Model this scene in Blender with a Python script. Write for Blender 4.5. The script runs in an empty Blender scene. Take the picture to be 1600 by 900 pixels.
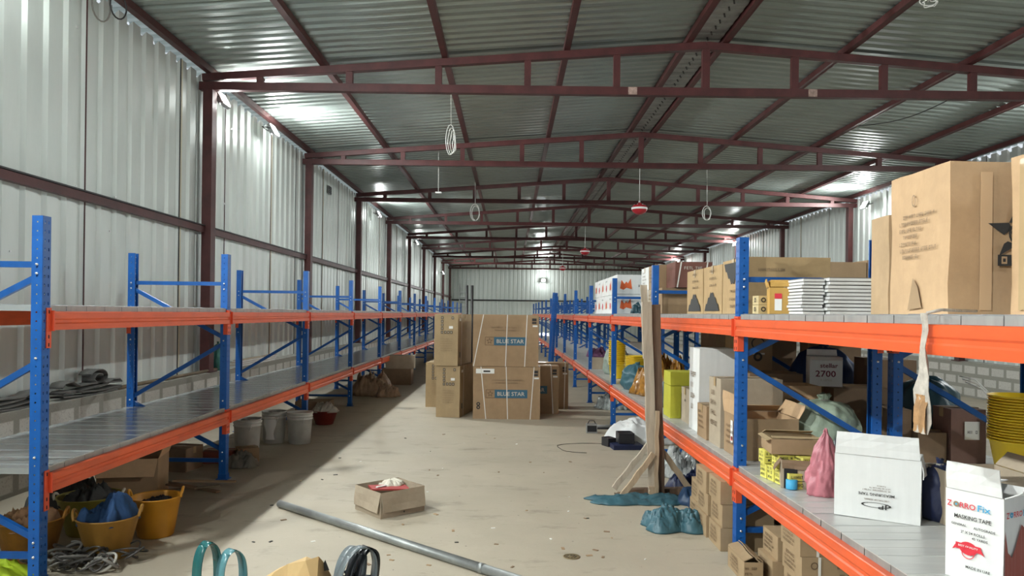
import bpy, math, random
from mathutils import Vector, Matrix, noise
D = bpy.data; C = bpy.context; COL = C.scene.collection
PI = math.pi; R = math.radians
F = 1155.0; H = 1.55; ROLL = 0.0125; VX, VY = 798.0, 490.0
cr, sr = math.cos(ROLL), math.sin(ROLL)

def at(px, py, Y):
    "point of the place seen at pixel px,py of the photograph, at depth Y"
    u, v = px-VX, VY-py
    return Vector(((u*cr-v*sr)*Y/F, Y, H+(u*sr+v*cr)*Y/F))
def onz(px, py, z):
    "point on the horizontal plane z"
    u, v = px-VX, VY-py
    Y = (z-H)*F/(u*sr+v*cr)
    return at(px, py, Y)
def onx(px, py, X):
    u, v = px-VX, VY-py
    Y = X*F/(u*cr-v*sr)
    return at(px, py, Y)

# ------------------------------------------------------------------ materials
MATS = {}
def nt(name):
    m = D.materials.new(name); m.use_nodes = True
    t = m.node_tree; b = t.nodes['Principled BSDF']
    MATS[name] = m
    return m, t, b
def mixc(t, fac, c1, c2):
    n = t.nodes.new('ShaderNodeMix'); n.data_type = 'RGBA'
    if isinstance(fac, float): n.inputs[0].default_value = fac
    else: t.links.new(fac, n.inputs[0])
    for i, c in ((6, c1), (7, c2)):
        if isinstance(c, tuple): n.inputs[i].default_value = (*c, 1) if len(c) == 3 else c
        else: t.links.new(c, n.inputs[i])
    return n.outputs[2]
def noi(t, scale, detail=4, rough=.6, vec=None, stretch=None, kind='object'):
    n = t.nodes.new('ShaderNodeTexNoise'); n.inputs['Scale'].default_value = scale
    n.inputs['Detail'].default_value = detail; n.inputs['Roughness'].default_value = rough
    if vec is None:
        tc = t.nodes.new('ShaderNodeTexCoord'); vec = tc.outputs['Object' if kind == 'object' else 'Generated']
    if stretch:
        mp = t.nodes.new('ShaderNodeMapping'); mp.inputs['Scale'].default_value = stretch
        t.links.new(vec, mp.inputs[0]); vec = mp.outputs[0]
    t.links.new(vec, n.inputs['Vector'])
    return n.outputs['Fac']
def ramp(t, fac, a, b):
    n = t.nodes.new('ShaderNodeMapRange'); n.inputs[1].default_value = a; n.inputs[2].default_value = b
    t.links.new(fac, n.inputs[0]); return n.outputs[0]
def bump(t, b, fac, strength, dist=.01):
    n = t.nodes.new('ShaderNodeBump'); n.inputs['Strength'].default_value = strength
    n.inputs['Distance'].default_value = dist
    t.links.new(fac, n.inputs['Height']); t.links.new(n.outputs[0], b.inputs['Normal'])
def M(name, col, rough=.6, metal=0., var=.0, vscale=6., bmp=0., bscale=30., stretch=None, spec=.5, dark=None, trans=0., alpha=1.):
    if name in MATS: return MATS[name]
    m, t, b = nt(name)
    b.inputs['Roughness'].default_value = rough; b.inputs['Metallic'].default_value = metal
    b.inputs['Specular IOR Level'].default_value = spec
    b.inputs['Base Color'].default_value = (*col, 1)
    if var:
        f = ramp(t, noi(t, vscale, 5, .65, stretch=stretch), .3, .7)
        c2 = dark if dark else tuple(x*(1-var) for x in col)
        t.links.new(mixc(t, f, col, c2), b.inputs['Base Color'])
    if bmp: bump(t, b, noi(t, bscale, 4, stretch=stretch), bmp)
    if trans: b.inputs['Transmission Weight'].default_value = trans
    if alpha < 1: b.inputs['Alpha'].default_value = alpha
    return m
def emis(name, col, s):
    m, t, b = nt(name); b.inputs['Base Color'].default_value = (*col, 1)
    b.inputs['Emission Color'].default_value = (*col, 1); b.inputs['Emission Strength'].default_value = s
    return m

def math_n(t, op, a, b=None, c=None):
    n = t.nodes.new('ShaderNodeMath'); n.operation = op
    for i, v in enumerate((a, b, c)):
        if v is None: continue
        if isinstance(v, (int, float)): n.inputs[i].default_value = v
        else: t.links.new(v, n.inputs[i])
    return n.outputs[0]

# perforated blue powder coat: the punched slots are really see-through
def blue_post():
    m, t, b = nt('blue_post')
    tc = t.nodes.new('ShaderNodeTexCoord'); sp = t.nodes.new('ShaderNodeSeparateXYZ'); t.links.new(tc.outputs['Object'], sp.inputs[0])
    sn = t.nodes.new('ShaderNodeSeparateXYZ'); t.links.new(tc.outputs['Normal'], sn.inputs[0])
    nx = math_n(t, 'GREATER_THAN', math_n(t, 'ABSOLUTE', sn.outputs[0]), .5)
    ny = math_n(t, 'GREATER_THAN', math_n(t, 'ABSOLUTE', sn.outputs[1]), .5)
    def band(v, c, w): return math_n(t, 'LESS_THAN', math_n(t, 'ABSOLUTE', math_n(t, 'SUBTRACT', v, c)), w)
    zf = math_n(t, 'FRACT', math_n(t, 'DIVIDE', sp.outputs[2], .05))
    ay = math_n(t, 'ABSOLUTE', sp.outputs[1])
    slot = math_n(t, 'MULTIPLY', math_n(t, 'MULTIPLY', band(ay, .017, .0048), band(zf, .5, .17)), nx)
    zf2 = math_n(t, 'FRACT', math_n(t, 'DIVIDE', sp.outputs[2], .05))
    hole = math_n(t, 'MULTIPLY', math_n(t, 'MULTIPLY', band(sp.outputs[0], 0, .0045), band(zf2, .5, .09)), ny)
    hm = math_n(t, 'MAXIMUM', slot, hole)
    f = ramp(t, noi(t, 9, 5, .7), .35, .75)
    t.links.new(mixc(t, f, (.005, .108, .41), (.004, .08, .32)), b.inputs['Base Color'])
    b.inputs['Roughness'].default_value = .38
    tr = t.nodes.new('ShaderNodeBsdfTransparent'); mx = t.nodes.new('ShaderNodeMixShader')
    t.links.new(hm, mx.inputs[0]); t.links.new(b.outputs[0], mx.inputs[1]); t.links.new(tr.outputs[0], mx.inputs[2])
    t.links.new(mx.outputs[0], t.nodes['Material Output'].inputs[0])
    return m
BLUEP = blue_post()
BLUE = M('blue_brace', (.005, .10, .38), .4, var=.3, vscale=8)
ORANGE = M('orange_beam', (.80, .115, .030), .36, var=.2, vscale=5, stretch=(1, 1, 4))
ORANGED = M('orange_connector', (.70, .085, .028), .42)
SLOT = M('slot_black', (.01, .01, .012), .8)
BOLT_SPECK = M('zinc_bolt_speck', (.75, .75, .75), .3, .7)
WHITE = M('white_paint', (.78, .78, .76), .5)
MAROON = M('maroon_steel', (.098, .024, .023), .5, var=.45, vscale=4, bmp=.1)
MAROOND = M('maroon_dark', (.075, .018, .018), .5, var=.4, vscale=4)
BLACKST = M('black_steel', (.02, .018, .018), .5)

def galv(name, col, col2, rough, metal, sx=(3, 3, 3), bs=.25):
    m, t, b = nt(name)
    f = ramp(t, noi(t, 1.3, 6, .7, stretch=sx), .3, .75)
    t.links.new(mixc(t, f, col, col2), b.inputs['Base Color'])
    b.inputs['Metallic'].default_value = metal
    r = ramp(t, noi(t, 2.5, 5, .6, stretch=sx), 0, 1)
    n = t.nodes.new('ShaderNodeMapRange'); n.inputs[3].default_value = rough-.08; n.inputs[4].default_value = rough+.1
    t.links.new(r, n.inputs[0]); t.links.new(n.outputs[0], b.inputs['Roughness'])
    if bs: bump(t, b, noi(t, 3, 4, .5, stretch=sx), bs, .02)
    return m
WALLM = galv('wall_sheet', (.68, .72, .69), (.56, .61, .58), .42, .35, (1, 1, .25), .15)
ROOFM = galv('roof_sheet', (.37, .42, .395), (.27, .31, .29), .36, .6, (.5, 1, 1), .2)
DECKM = galv('deck_sheet', (.64, .67, .67), (.52, .55, .56), .20, .65, (.6, 5, 1), .05)
DECKR = galv('deck_sheet_pale', (.68, .68, .65), (.52, .53, .52), .36, .35, (.6, 6, 1), .06)
EDGEM = galv('deck_edge', (.40, .41, .39), (.26, .27, .26), .5, .4, (1, 6, 1), 0)

def concrete():
    m, t, b = nt('concrete_floor')
    base = mixc(t, ramp(t, noi(t, .6, 6, .65), .3, .7), (.46, .405, .31), (.37, .325, .25))
    st = mixc(t, ramp(t, noi(t, 1.7, 8, .7, stretch=(1, 2.2, 1)), .56, .74), base, (.23, .195, .145))
    st2 = mixc(t, ramp(t, noi(t, .5, 8, .72, stretch=(1.3, .7, 1)), .56, .8), st, (.53, .485, .38))
    st3 = mixc(t, ramp(t, noi(t, 30, 3, .5), .70, .76), st2, (.16, .14, .12))
    t.links.new(st3, b.inputs['Base Color'])
    n = t.nodes.new('ShaderNodeMapRange'); n.inputs[3].default_value = .45; n.inputs[4].default_value = .8
    t.links.new(noi(t, 2, 5), n.inputs[0]); t.links.new(n.outputs[0], b.inputs['Roughness'])
    bump(t, b, noi(t, 14, 8, .7), .25, .01)
    return m
CONC = concrete()
def blocks():
    m, t, b = nt('block_plinth')
    tc = t.nodes.new('ShaderNodeTexCoord')
    sp = t.nodes.new('ShaderNodeSeparateXYZ'); t.links.new(tc.outputs['Object'], sp.inputs[0])
    cb = t.nodes.new('ShaderNodeCombineXYZ'); t.links.new(sp.outputs[1], cb.inputs[0]); t.links.new(sp.outputs[2], cb.inputs[1])
    br = t.nodes.new('ShaderNodeTexBrick'); t.links.new(cb.outputs[0], br.inputs['Vector'])
    br.inputs['Scale'].default_value = 1; br.inputs['Brick Width'].default_value = .42; br.inputs['Row Height'].default_value = .22
    br.inputs['Mortar Size'].default_value = .045; br.inputs['Mortar Smooth'].default_value = .3
    br.inputs['Color1'].default_value = (.62, .61, .57, 1); br.inputs['Color2'].default_value = (.52, .52, .48, 1)
    br.inputs['Mortar'].default_value = (.30, .30, .26, 1)
    c = mixc(t, ramp(t, noi(t, 60, 3), .55, .7), br.outputs[0], (.36, .35, .32))
    t.links.new(c, b.inputs['Base Color']); b.inputs['Roughness'].default_value = .9
    bump(t, b, noi(t, 25, 6), .4)
    return m
BLOCK = blocks()

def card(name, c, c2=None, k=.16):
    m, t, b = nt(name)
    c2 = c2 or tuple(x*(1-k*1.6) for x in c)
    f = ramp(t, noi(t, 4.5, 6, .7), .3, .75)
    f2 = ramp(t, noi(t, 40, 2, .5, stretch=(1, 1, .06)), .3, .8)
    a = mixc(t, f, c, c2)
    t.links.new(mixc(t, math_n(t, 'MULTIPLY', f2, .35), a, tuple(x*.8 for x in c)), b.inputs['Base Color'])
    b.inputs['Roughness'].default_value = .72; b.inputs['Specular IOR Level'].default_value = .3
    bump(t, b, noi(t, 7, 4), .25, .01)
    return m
CARD = card('cardboard', (.40, .27, .155))
CARDL = card('cardboard_light', (.60, .40, .23))
CARDY = card('cardboard_tan', (.45, .33, .185))
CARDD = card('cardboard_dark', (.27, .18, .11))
CARDG = card('cardboard_greyish', (.46, .38, .28))
CARDW = card('cardboard_white', (.80, .80, .78), (.72, .73, .71), .1)
CARDR = card('cardboard_red', (.30, .09, .06))
CARDYG = card('cardboard_lime', (.52, .50, .05))
CARDYL = card('carton_yellow', (.80, .74, .16))
TAPE = M('parcel_tape', (.50, .36, .20), .25, var=.15)
STRAP = M('white_strap', (.74, .72, .66), .45)
INK = M('black_ink', (.03, .028, .026), .6)
INKB = M('brown_ink', (.14, .085, .045), .7)
INKG = M('faint_ink', (.27, .185, .11), .7)
INKBL = M('blue_ink', (.035, .12, .19), .6)
INKR = M('red_ink', (.66, .03, .05), .55)
INKO = M('orange_ink', (.75, .13, .03), .55)
INKC = M('cyan_ink', (.05, .36, .62), .55)
PAPER = M('label_paper', (.80, .80, .76), .6)
INKLT = M('pale_ink', (.55, .50, .42), .7)

# ------------------------------------------------------------------ mesh helpers
class MB:
    def __init__(s): s.v = []; s.f = []; s.m = []; s.mats = []; s.smooth = []
    def mi(s, mat):
        if mat not in s.mats: s.mats.append(mat)
        return s.mats.index(mat)
    def add(s, vs, fs, mat, smooth=False):
        o = len(s.v); s.v += [tuple(v) for v in vs]
        k = s.mi(mat)
        for f in fs: s.f.append(tuple(i+o for i in f)); s.m.append(k); s.smooth.append(smooth)
        return s
    def box(s, x0, x1, y0, y1, z0, z1, mat, T=None):
        vs = [Vector((x, y, z)) for z in (z0, z1) for y in (y0, y1) for x in (x0, x1)]
        if T: vs = [T @ v for v in vs]
        return s.add(vs, [(0, 2, 3, 1), (4, 5, 7, 6), (0, 1, 5, 4), (2, 6, 7, 3), (0, 4, 6, 2), (1, 3, 7, 5)], mat)
    def bar(s, a, b, w, h, mat, up=Vector((0, 0, 1))):
        a = Vector(a); b = Vector(b); d = b-a; L = d.length; d = d/L
        x = d.cross(up)
        if x.length < 1e-4: x = d.cross(Vector((1, 0, 0)))
        x.normalize(); z = x.cross(d)
        T = Matrix((x, d, z)).transposed().to_4x4(); T.translation = a
        return s.box(-w/2, w/2, 0, L, -h/2, h/2, mat, T)
    def tube(s, pts, r, mat, n=8, closed=False, cap=True):
        pts = [Vector(p) for p in pts]; N = len(pts); vs = []; fs = []
        up = Vector((0, 0, 1)); prev = None
        for i, p in enumerate(pts):
            if closed: d = pts[(i+1) % N]-pts[i-1]
            else: d = pts[min(i+1, N-1)]-pts[max(i-1, 0)]
            if d.length < 1e-7: d = Vector((0, 0, 1))
            d.normalize()
            if prev is None:
                a = d.cross(up)
                if a.length < .05: a = d.cross(Vector((1, 0, 0)))
            else: a = prev - d*prev.dot(d)
            a.normalize(); prev = a; b = d.cross(a)
            rr = r[i] if isinstance(r, (list, tuple)) else r
            for k in range(n):
                an = 2*PI*k/n; vs.append(p+(a*math.cos(an)+b*math.sin(an))*rr)
        M_ = N if closed else N-1
        for i in range(M_):
            for k in range(n):
                j = (i+1) % N
                fs.append((i*n+k, i*n+(k+1) % n, j*n+(k+1) % n, j*n+k))
        if cap and not closed:
            fs.append(tuple(range(n))[::-1]); fs.append(tuple((N-1)*n+k for k in range(n)))
        return s.add(vs, fs, mat, True)
    def lathe(s, prof, mat, n=28, c=(0, 0, 0), sx=1, sy=1, wob=0, seed=0):
        vs = []; fs = []; N = len(prof)
        for i, (r, z) in enumerate(prof):
            for k in range(n):
                a = 2*PI*k/n
                rr = r*(1+wob*noise.noise(Vector((math.cos(a)*1.3, math.sin(a)*1.3, z*2+seed))))
                vs.append((c[0]+rr*math.cos(a)*sx, c[1]+rr*math.sin(a)*sy, c[2]+z))
        for i in range(N-1):
            for k in range(n):
                fs.append((i*n+k, i*n+(k+1) % n, (i+1)*n+(k+1) % n, (i+1)*n+k))
        if prof[0][0] > 1e-6: fs.append(tuple(range(n))[::-1])
        if prof[-1][0] > 1e-6: fs.append(tuple((N-1)*n+k for k in range(n)))
        return s.add(vs, fs, mat, True)
    def mesh(s, name, bev=0):
        me = D.meshes.new(name); me.from_pydata(s.v, [], s.f)
        for m in s.mats: me.materials.append(m)
        me.polygons.foreach_set('material_index', s.m); me.polygons.foreach_set('use_smooth', s.smooth)
        me.update()
        return me
    def obj(s, name, parent=None, bev=0, loc=None):
        return link(name, s.mesh(name), parent, bev, loc)
def link(name, me, parent=None, bev=0, loc=None, rot=None):
    o = D.objects.new(name, me); COL.objects.link(o)
    if parent: o.parent = parent
    if loc is not None: o.location = loc
    if rot is not None: o.rotation_euler = rot
    if bev:
        md = o.modifiers.new('bevel', 'BEVEL'); md.width = bev; md.segments = 2; md.limit_method = 'ANGLE'; md.angle_limit = R(50)
    return o
def tag(o, label, cat, group=None, kind=None):
    o['label'] = label; o['category'] = cat
    if group: o['group'] = group
    if kind: o['kind'] = kind
    return o
def thing(name, label, cat, loc=(0, 0, 0), rz=0, group=None, kind=None):
    o = D.objects.new(name, None); COL.objects.link(o); o.empty_display_size = .1
    o.location = loc; o.rotation_euler = (0, 0, rz)
    return tag(o, label, cat, group, kind)
def struct(name, mb):
    o = mb.obj(name); o['kind'] = 'structure'; return o
def kids(o): return [c for c in D.objects if c.parent == o]
CH = {}
def dup(o, loc=None, rz=None, label=None, parent=None, cache=None):
    c = o.copy(); COL.objects.link(c)
    if parent: c.parent = parent
    for ch in CH.get(o.name, ()): 
        dup(ch, parent=c)
    if loc is not None: c.location = loc
    if rz is not None: c.rotation_euler = (0, 0, rz)
    if label: c['label'] = label
    return c
def index_children(root):
    def rec(o):
        ks = kids(o); CH[o.name] = ks
        for k in ks: rec(k)
    rec(root)
ORD = ['first', 'second', 'third', 'fourth', 'fifth', 'sixth', 'seventh', 'eighth', 'ninth', 'tenth', 'eleventh', 'twelfth', 'thirteenth', 'fourteenth', 'fifteenth', 'sixteenth']

# ------------------------------------------------------------------ the hall
XL, XR = -4.22, 9.30; XRIDGE = 2.62; Y0, Y1 = -7.0, 52.0
def roofz(x): 
    return 4.86+.076*((x-XL) if x < XRIDGE else (2*XRIDGE-XL-x))
mb = MB(); mb.box(XL-.2, XR+.2, Y0, Y1+.2, -.15, 0, CONC); struct('floor', mb)

def corr(axis, a0, a1, pitch, amp, lo=.5, sl=.11):
    "trapezoid profile: list of (along, depth)"
    out = []; a = a0; 
    while a < a1:
        for f, d in ((0, 0), (lo, 0), (lo+sl, amp), (1-sl, amp)):
            out.append((a+f*pitch, d))
        a += pitch
    return out
def wall_side(name, x, sgn, pitch=.30):
    mb = MB(); vs = []; fs = []
    pr = corr('y', Y0, Y1, pitch, .035, .56, .10)
    top = roofz(x)-.085
    for (y, d) in pr:
        X = x+sgn*(.06+d)
        vs += [(X, y, .66), (X, y, top-(.0 if d == 0 else .055)-.02*noise.noise(Vector((y*1.7, 0, x))))]
    n = len(pr)
    for i in range(n-1): fs.append((2*i, 2*i+1, 2*i+3, 2*i+2) if sgn < 0 else (2*i, 2*i+2, 2*i+3, 2*i+1))
    mb.add(vs, fs, WALLM)
    # metal specks standing in for daylight through pinholes, and lap seams of the sheets
    rnd = random.Random(5)
    for k in range(170):
        y = rnd.uniform(2, 45); z = rnd.choice((1.3, 2.62, 2.75, 4.3, rnd.uniform(1, 4.5), rnd.uniform(1, 4.5)))
        s_ = rnd.uniform(.006, .013)
        mb.box(x+sgn*.05, x+sgn*.06, y-s_, y+s_, z-s_, z+s_, BOLT_SPECK)
    k = 0; y = Y0
    while y < Y1:
        y += 1.5 if k % 2 else 2.1; k += 1
        mb.box(x+sgn*.054, x+sgn*.062, y-.007, y+.007, .7, top, MAROOND if k % 3 else BLACKST)
        if k % 2: mb.box(x+sgn*.05, x+sgn*.066, y+.012, y+.04, .7, top, M('seam_sealant', (.66, .62, .48), .6))
    return struct(name, mb)
wall_l = wall_side('wall_left', XL, -1); wall_r = wall_side('wall_right', XR, 1)
mb = MB(); vs = []; fs = []
pr = corr('x', XL-.1, XR+.1, .30, .035, .56, .1)
for (x, d) in pr: vs += [(x, Y1+d, 0), (x, Y1+d, roofz(min(x, XR))-.03)]
for i in range(len(pr)-1): fs.append((2*i, 2*i+2, 2*i+3, 2*i+1))
mb.add(vs, fs, WALLM)
rnd = random.Random(3)
for k in range(60):
    x = rnd.uniform(XL, XR); z = rnd.uniform(1.2, 4.6); mb.box(x-.03, x+.03, Y1-.02, Y1, z-.03, z+.03, BOLT_SPECK)
struct('wall_back', mb)
# roof: two corrugated slopes
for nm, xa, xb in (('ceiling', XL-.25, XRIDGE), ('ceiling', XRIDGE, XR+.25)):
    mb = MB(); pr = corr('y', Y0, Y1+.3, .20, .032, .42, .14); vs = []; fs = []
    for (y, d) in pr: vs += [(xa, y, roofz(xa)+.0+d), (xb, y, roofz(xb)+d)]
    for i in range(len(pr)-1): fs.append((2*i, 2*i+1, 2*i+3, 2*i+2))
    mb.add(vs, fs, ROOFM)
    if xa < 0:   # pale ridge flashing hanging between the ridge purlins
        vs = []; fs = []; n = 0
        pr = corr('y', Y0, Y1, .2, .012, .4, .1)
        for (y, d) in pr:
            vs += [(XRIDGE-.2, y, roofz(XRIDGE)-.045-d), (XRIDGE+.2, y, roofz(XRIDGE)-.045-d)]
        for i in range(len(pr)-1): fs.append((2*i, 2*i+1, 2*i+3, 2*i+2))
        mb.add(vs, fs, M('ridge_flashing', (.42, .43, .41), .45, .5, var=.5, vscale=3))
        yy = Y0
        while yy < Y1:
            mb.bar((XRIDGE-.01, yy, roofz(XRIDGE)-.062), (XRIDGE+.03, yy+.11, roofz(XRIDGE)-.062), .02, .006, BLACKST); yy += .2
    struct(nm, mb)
# block plinths
mb = MB(); mb.box(XL-.16, XL+.16, Y0, Y1-.13, 0, .70, BLOCK); struct('trim_1', mb)
mb = MB(); mb.box(XR-.16, XR+.16, Y0, Y1-.13, 0, .70, BLOCK); struct('trim_2', mb)

# purlins
PURX = [-4.15, -2.60, -.94, .72, 2.38, 2.88, 4.52, 6.20, 7.86, 9.22]
PN = ['along the left eave', 'first one in from the left eave', 'second one in from the left eave', 'third one in from the left eave',
      'just left of the roof ridge', 'just right of the roof ridge', 'first one down the right roof slope', 'second one down the right roof slope',
      'third one down the right roof slope', 'along the right eave']
for x, pn in zip(PURX, PN):
    mb = MB(); edge = abs(x-2.5) > 6
    z = roofz(x)-.045
    mb.box(x-.04, x+.04, Y0, Y1-.02, z-.045, z+.04, MAROOND if edge else MAROON)
    if not edge: mb.box(x+.03, x+.044, Y0, Y1-.02, z-.05, z-.04, MAROOND)
    o = mb.obj('roof_purlin'); tag(o, 'long %s steel purlin under the roof sheets, %s' % ('near-black' if edge else 'dark red', pn), 'purlin', 'long purlins under the roof', 'thing')
for sg, x, nm in ((1, XL-.02, 'left'), (-1, XR+.02, 'right')):
    mb = MB(); x += .045*sg; mb.box(x-.035, x+.035, Y0, Y1-.12, 2.60, 2.68, MAROON)
    mb.box(x-.035, x+.045*sg+.0, Y0, Y1-.1, 2.685, 2.70, BLACKST) if sg > 0 else mb.box(x-.045, x+.035, Y0, Y1-.1, 2.685, 2.70, BLACKST)
    tag(mb.obj('wall_girt'), 'dark red horizontal girt running along the %s sheet wall' % nm, 'wall girt', None, 'thing')
mb = MB(); mb.box(XL+.05, XR-.05, Y1-.11, Y1-.03, 2.42, 2.52, BLACKST); tag(mb.obj('wall_girt'), 'dark horizontal girt across the far end wall', 'wall girt', None, 'thing')

# trusses and columns
TY = [10.1+5*k for k in range(9)]
zb = 4.60
for i, ty in enumerate(TY):
    t = thing('roof_truss', 'dark red steel roof truss across the hall, %s from the camera' % ORD[i], 'roof truss', (XRIDGE, ty, zb), 0, 'steel roof trusses', 'thing')
    hw = XRIDGE-XL; ch = .055
    mb = MB(); mb.box(-hw-.06, hw+.06, -.05, .05, -ch, ch, MAROON); mb.obj('bottom_chord', t, .004)
    mb = MB(); zt0 = roofz(XL)-.145-zb; zt1 = roofz(XRIDGE)-.145-zb
    mb.bar((-hw-.02, 0, zt0), (0, 0, zt1), .10, .10, MAROON); mb.bar((0, 0, zt1), (hw+.02, 0, zt0), .10, .10, MAROON); mb.obj('top_chord', t, .004)
    for k in range(-5, 6):
        x = k*1.215; zt = zt1-(zt1-zt0)*abs(x)/hw-.05
        if zt < ch+.03: continue
        mb = MB(); w = .045 if k else .05
        mb.box(x-w, x+w, -.04, .04, ch, zt, MAROON); mb.obj('web_post', t)
    if i == 0:
        for xx in (-1.0, 1.45):
            mb = MB(); mb.box(xx-.06, xx+.06, -.054, -.05, -.05, .05, M('weld_scale', (.55, .38, .32), .7, var=.6, vscale=30)); mb.obj('gusset_plate', t)
    for s, nm in ((-1, 'left'), (1, 'right')):
        mb = MB(); x = (XL+.075) if s < 0 else (XR-.12)
        c = thing('steel_column', 'dark red steel column on the %s wall under the %s roof truss' % (nm, ORD[i]), 'column', (x, ty, 0), 0, 'steel columns of the %s wall' % nm, 'thing')
        mb.box(-.065, .065, -.08, .08, .70, zb-ch, MAROON); mb.obj('shaft', c, .004)
        mb = MB(); mb.box(-.10, .10, -.12, .12, .70, .715, MAROOND); mb.obj('base_plate', c)

# lamps
LAMP = emis('led_lens', (1, .98, .93), 25)
HOUS = M('lamp_housing', (.30, .31, .31), .4, .5)
PW = 105
def flood(x, y, z, side, label, power=PW, spill=.12):
    t = thing('wall_lamp', label, 'light', (x, y, z), 0, 'flood lights on the walls')
    T = Matrix.Rotation(R(-28*side), 4, 'Y')
    s = side
    mb = MB(); mb.box(-.05, .0, -.13, .13, -.10, .10, HOUS, T if s > 0 else T @ Matrix.Scale(-1, 4, Vector((1, 0, 0))))
    for k in range(7): mb.box(-.075, -.05, -.11+k*.035, -.10+k*.035, -.08, .08, HOUS, T if s > 0 else T @ Matrix.Scale(-1, 4, Vector((1, 0, 0))))
    mb.obj('housing', t, .006)
    mb = MB(); mb.box(.001, .012, -.115, .115, -.085, .085, LAMP, T if s > 0 else T @ Matrix.Scale(-1, 4, Vector((1, 0, 0)))); mb.obj('lens', t)
    mb = MB(); mb.tube([(-.02*s, -.14, 0), (-.16*s, -.14, .02), (-.16*s, .14, .02), (-.02*s, .14, 0)], .008, BLACKST); mb.obj('bracket', t)
    l = D.lights.new('lamp', 'AREA'); l.energy = power*2.6; l.shape = 'RECTANGLE'; l.size = .2; l.size_y = .26; l.color = (.955, 1, .985)
    o = D.objects.new('lamp_beam', l); COL.objects.link(o); o.parent = t; o.location = (.02*s, 0, -.01); o.rotation_euler = (0, -s*R(70), 0)
    l = D.lights.new('lamp_spill', 'POINT'); l.energy = power*spill; l.shadow_soft_size = .09; l.color = (.955, 1, .985)
    o = D.objects.new('lamp_spill', l); COL.objects.link(o); o.parent = t; o.location = (.12*s, 0, -.03)
    return t
LX = XL+.22; RX = XR-.25
flood(LX, 2.2, 4.5, 1, 'left wall flood light beside the camera', PW*1.3)
flood(LX, -1.8, 4.5, 1, 'left wall flood light behind the camera', PW*1.9)
flood(LX, 6.1, 4.5, 1, 'left wall flood light before the first steel column', PW)
flood(LX-.05, 10.35, 4.5, 1, 'small lit lamp behind the head of the first left column', PW*.35)
flood(LX, 12.4, 4.58, 1, 'flood light on the left wall between first and second truss', PW, .3)
flood(LX, 22.3, 4.5, 1, 'flood light on the left wall between third and fourth truss', PW)
flood(LX, 31.3, 4.5, 1, 'flood light on the left wall past the fifth truss', PW)
flood(LX, 43.5, 3.9, 1, 'flood light at the far end of the left wall', PW)
flood(RX, 1.5, 4.5, -1, 'right wall flood light beside the camera', PW*1.2)
flood(RX, 10.5, 4.5, -1, 'right wall flood light beyond the first steel column', PW*.8)
flood(RX, 19.0, 4.46, -1, 'bright flood light on the right wall above the cartons', PW, .3)
flood(RX, 30.0, 4.5, -1, 'flood light on the right wall past the fourth truss', PW)
flood(RX, 40.0, 4.5, -1, 'flood light on the right wall near its far end', PW)
p = at(849, 438, Y1-.4)
t = flood(p.x, p.y, p.z, 1, 'flood light glowing high on the far end wall', PW*1.3, .5); t.rotation_euler = (0, 0, -PI/2)

# ------------------------------------------------------------------ racking
PT = 2.06
def post_mb(s):
    "C channel upright, web towards side s (+1: +x)"
    mb = MB(); w, d, th = .030, .036, .0025
    mb.box(s*w-th/2, s*w+th/2, -d, d, 0, PT, BLUEP)
    mb.box(min(-s*w, s*w), max(-s*w, s*w), -d-th/2, -d+th/2, 0, PT, BLUEP)
    mb.box(min(-s*w, s*w), max(-s*w, s*w), d-th/2, d+th/2, 0, PT, BLUEP)
    for sy in (-1, 1): mb.box(-s*w-.001, -s*w+.001, sy*d-sy*.014 if sy > 0 else -d, d if sy > 0 else -d+.014, 0, PT, BLUE)
    return mb
def post_meshes():
    r = {}
    for s in (-1, 1): r[s] = post_mb(s).mesh('post')
    mb = MB(); mb.box(-.055, .055, -.05, .05, 0, .006, BLUE); mb.box(-.036, .036, -.042, .042, .006, .05, BLUE)
    r['foot'] = mb.mesh('foot_plate')
    return r
PM = post_meshes()
def frame_mesh(dx, flip):
    mb = MB(); a, b = .0, dx       # front post at x=0, rear at x=dx
    def br(z0, z1): mb.bar((a, 0, z0), (b, 0, z1), .028, .034, BLUE)
    nodes = [(1.74, 1.29), (1.25, .72), (.68, .24)]
    if flip: 
        for (u, w) in ((1.73, 1.29), (1.25, .74)): br(u, w)
        br(.26, .70)
    else:
        for (u, w) in ((1.29, 1.74), (1.25, .74), (.26, .70)): br(u, w)
    br(1.79, 1.79); br(.17, .17)
    for z in (1.79, .17, 1.74, 1.27, .72, .25):
        for x in (a, b): mb.tube([(x, -.044, z), (x, .044, z)], .007, BOLT_SPECK, 6)
    return mb.mesh('upright_frame')
def beam_mesh(L):
    "box-section step beam along +y with a pressed groove, outer side is +x"
    mb = MB(); z0, z1 = -.105, 0
    prof = [(-.018, z0), (.020, z0), (.020, z0+.034), (.015, z0+.042), (.015, z0+.056), (.020, z0+.064), (.020, z1-.004), (.017, z1), (-.018, z1)]
    vs = []; n = len(prof)
    for y in (.037, L-.037): vs += [(x, y, z) for x, z in prof]
    fs = [(i, (i+1) % n, n+(i+1) % n, n+i) for i in range(n)] + [tuple(range(n))[::-1], tuple(range(n, 2*n))]
    mb.add(vs, fs, ORANGE)
    return mb.mesh('shelf_beam')
def conn_mesh():
    mb = MB(); mb.box(-.036, .0, .0365, .0415, -.205, .02, ORANGED); mb.box(-.002, .003, -.004, .040, -.205, .02, ORANGED)
    mb.box(.0, .021, .034, .044, -.11, .005, ORANGED)
    for z in (-.0, -.14, -.185): 
        mb.box(.0028, .0036, .012, .022, z-.012, z+.008, SLOT)
        mb.box(-.024, -.016, .0358, .0366, z-.012, z+.008, SLOT)
    return mb.mesh('beam_connector')
CM = conn_mesh()
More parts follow.
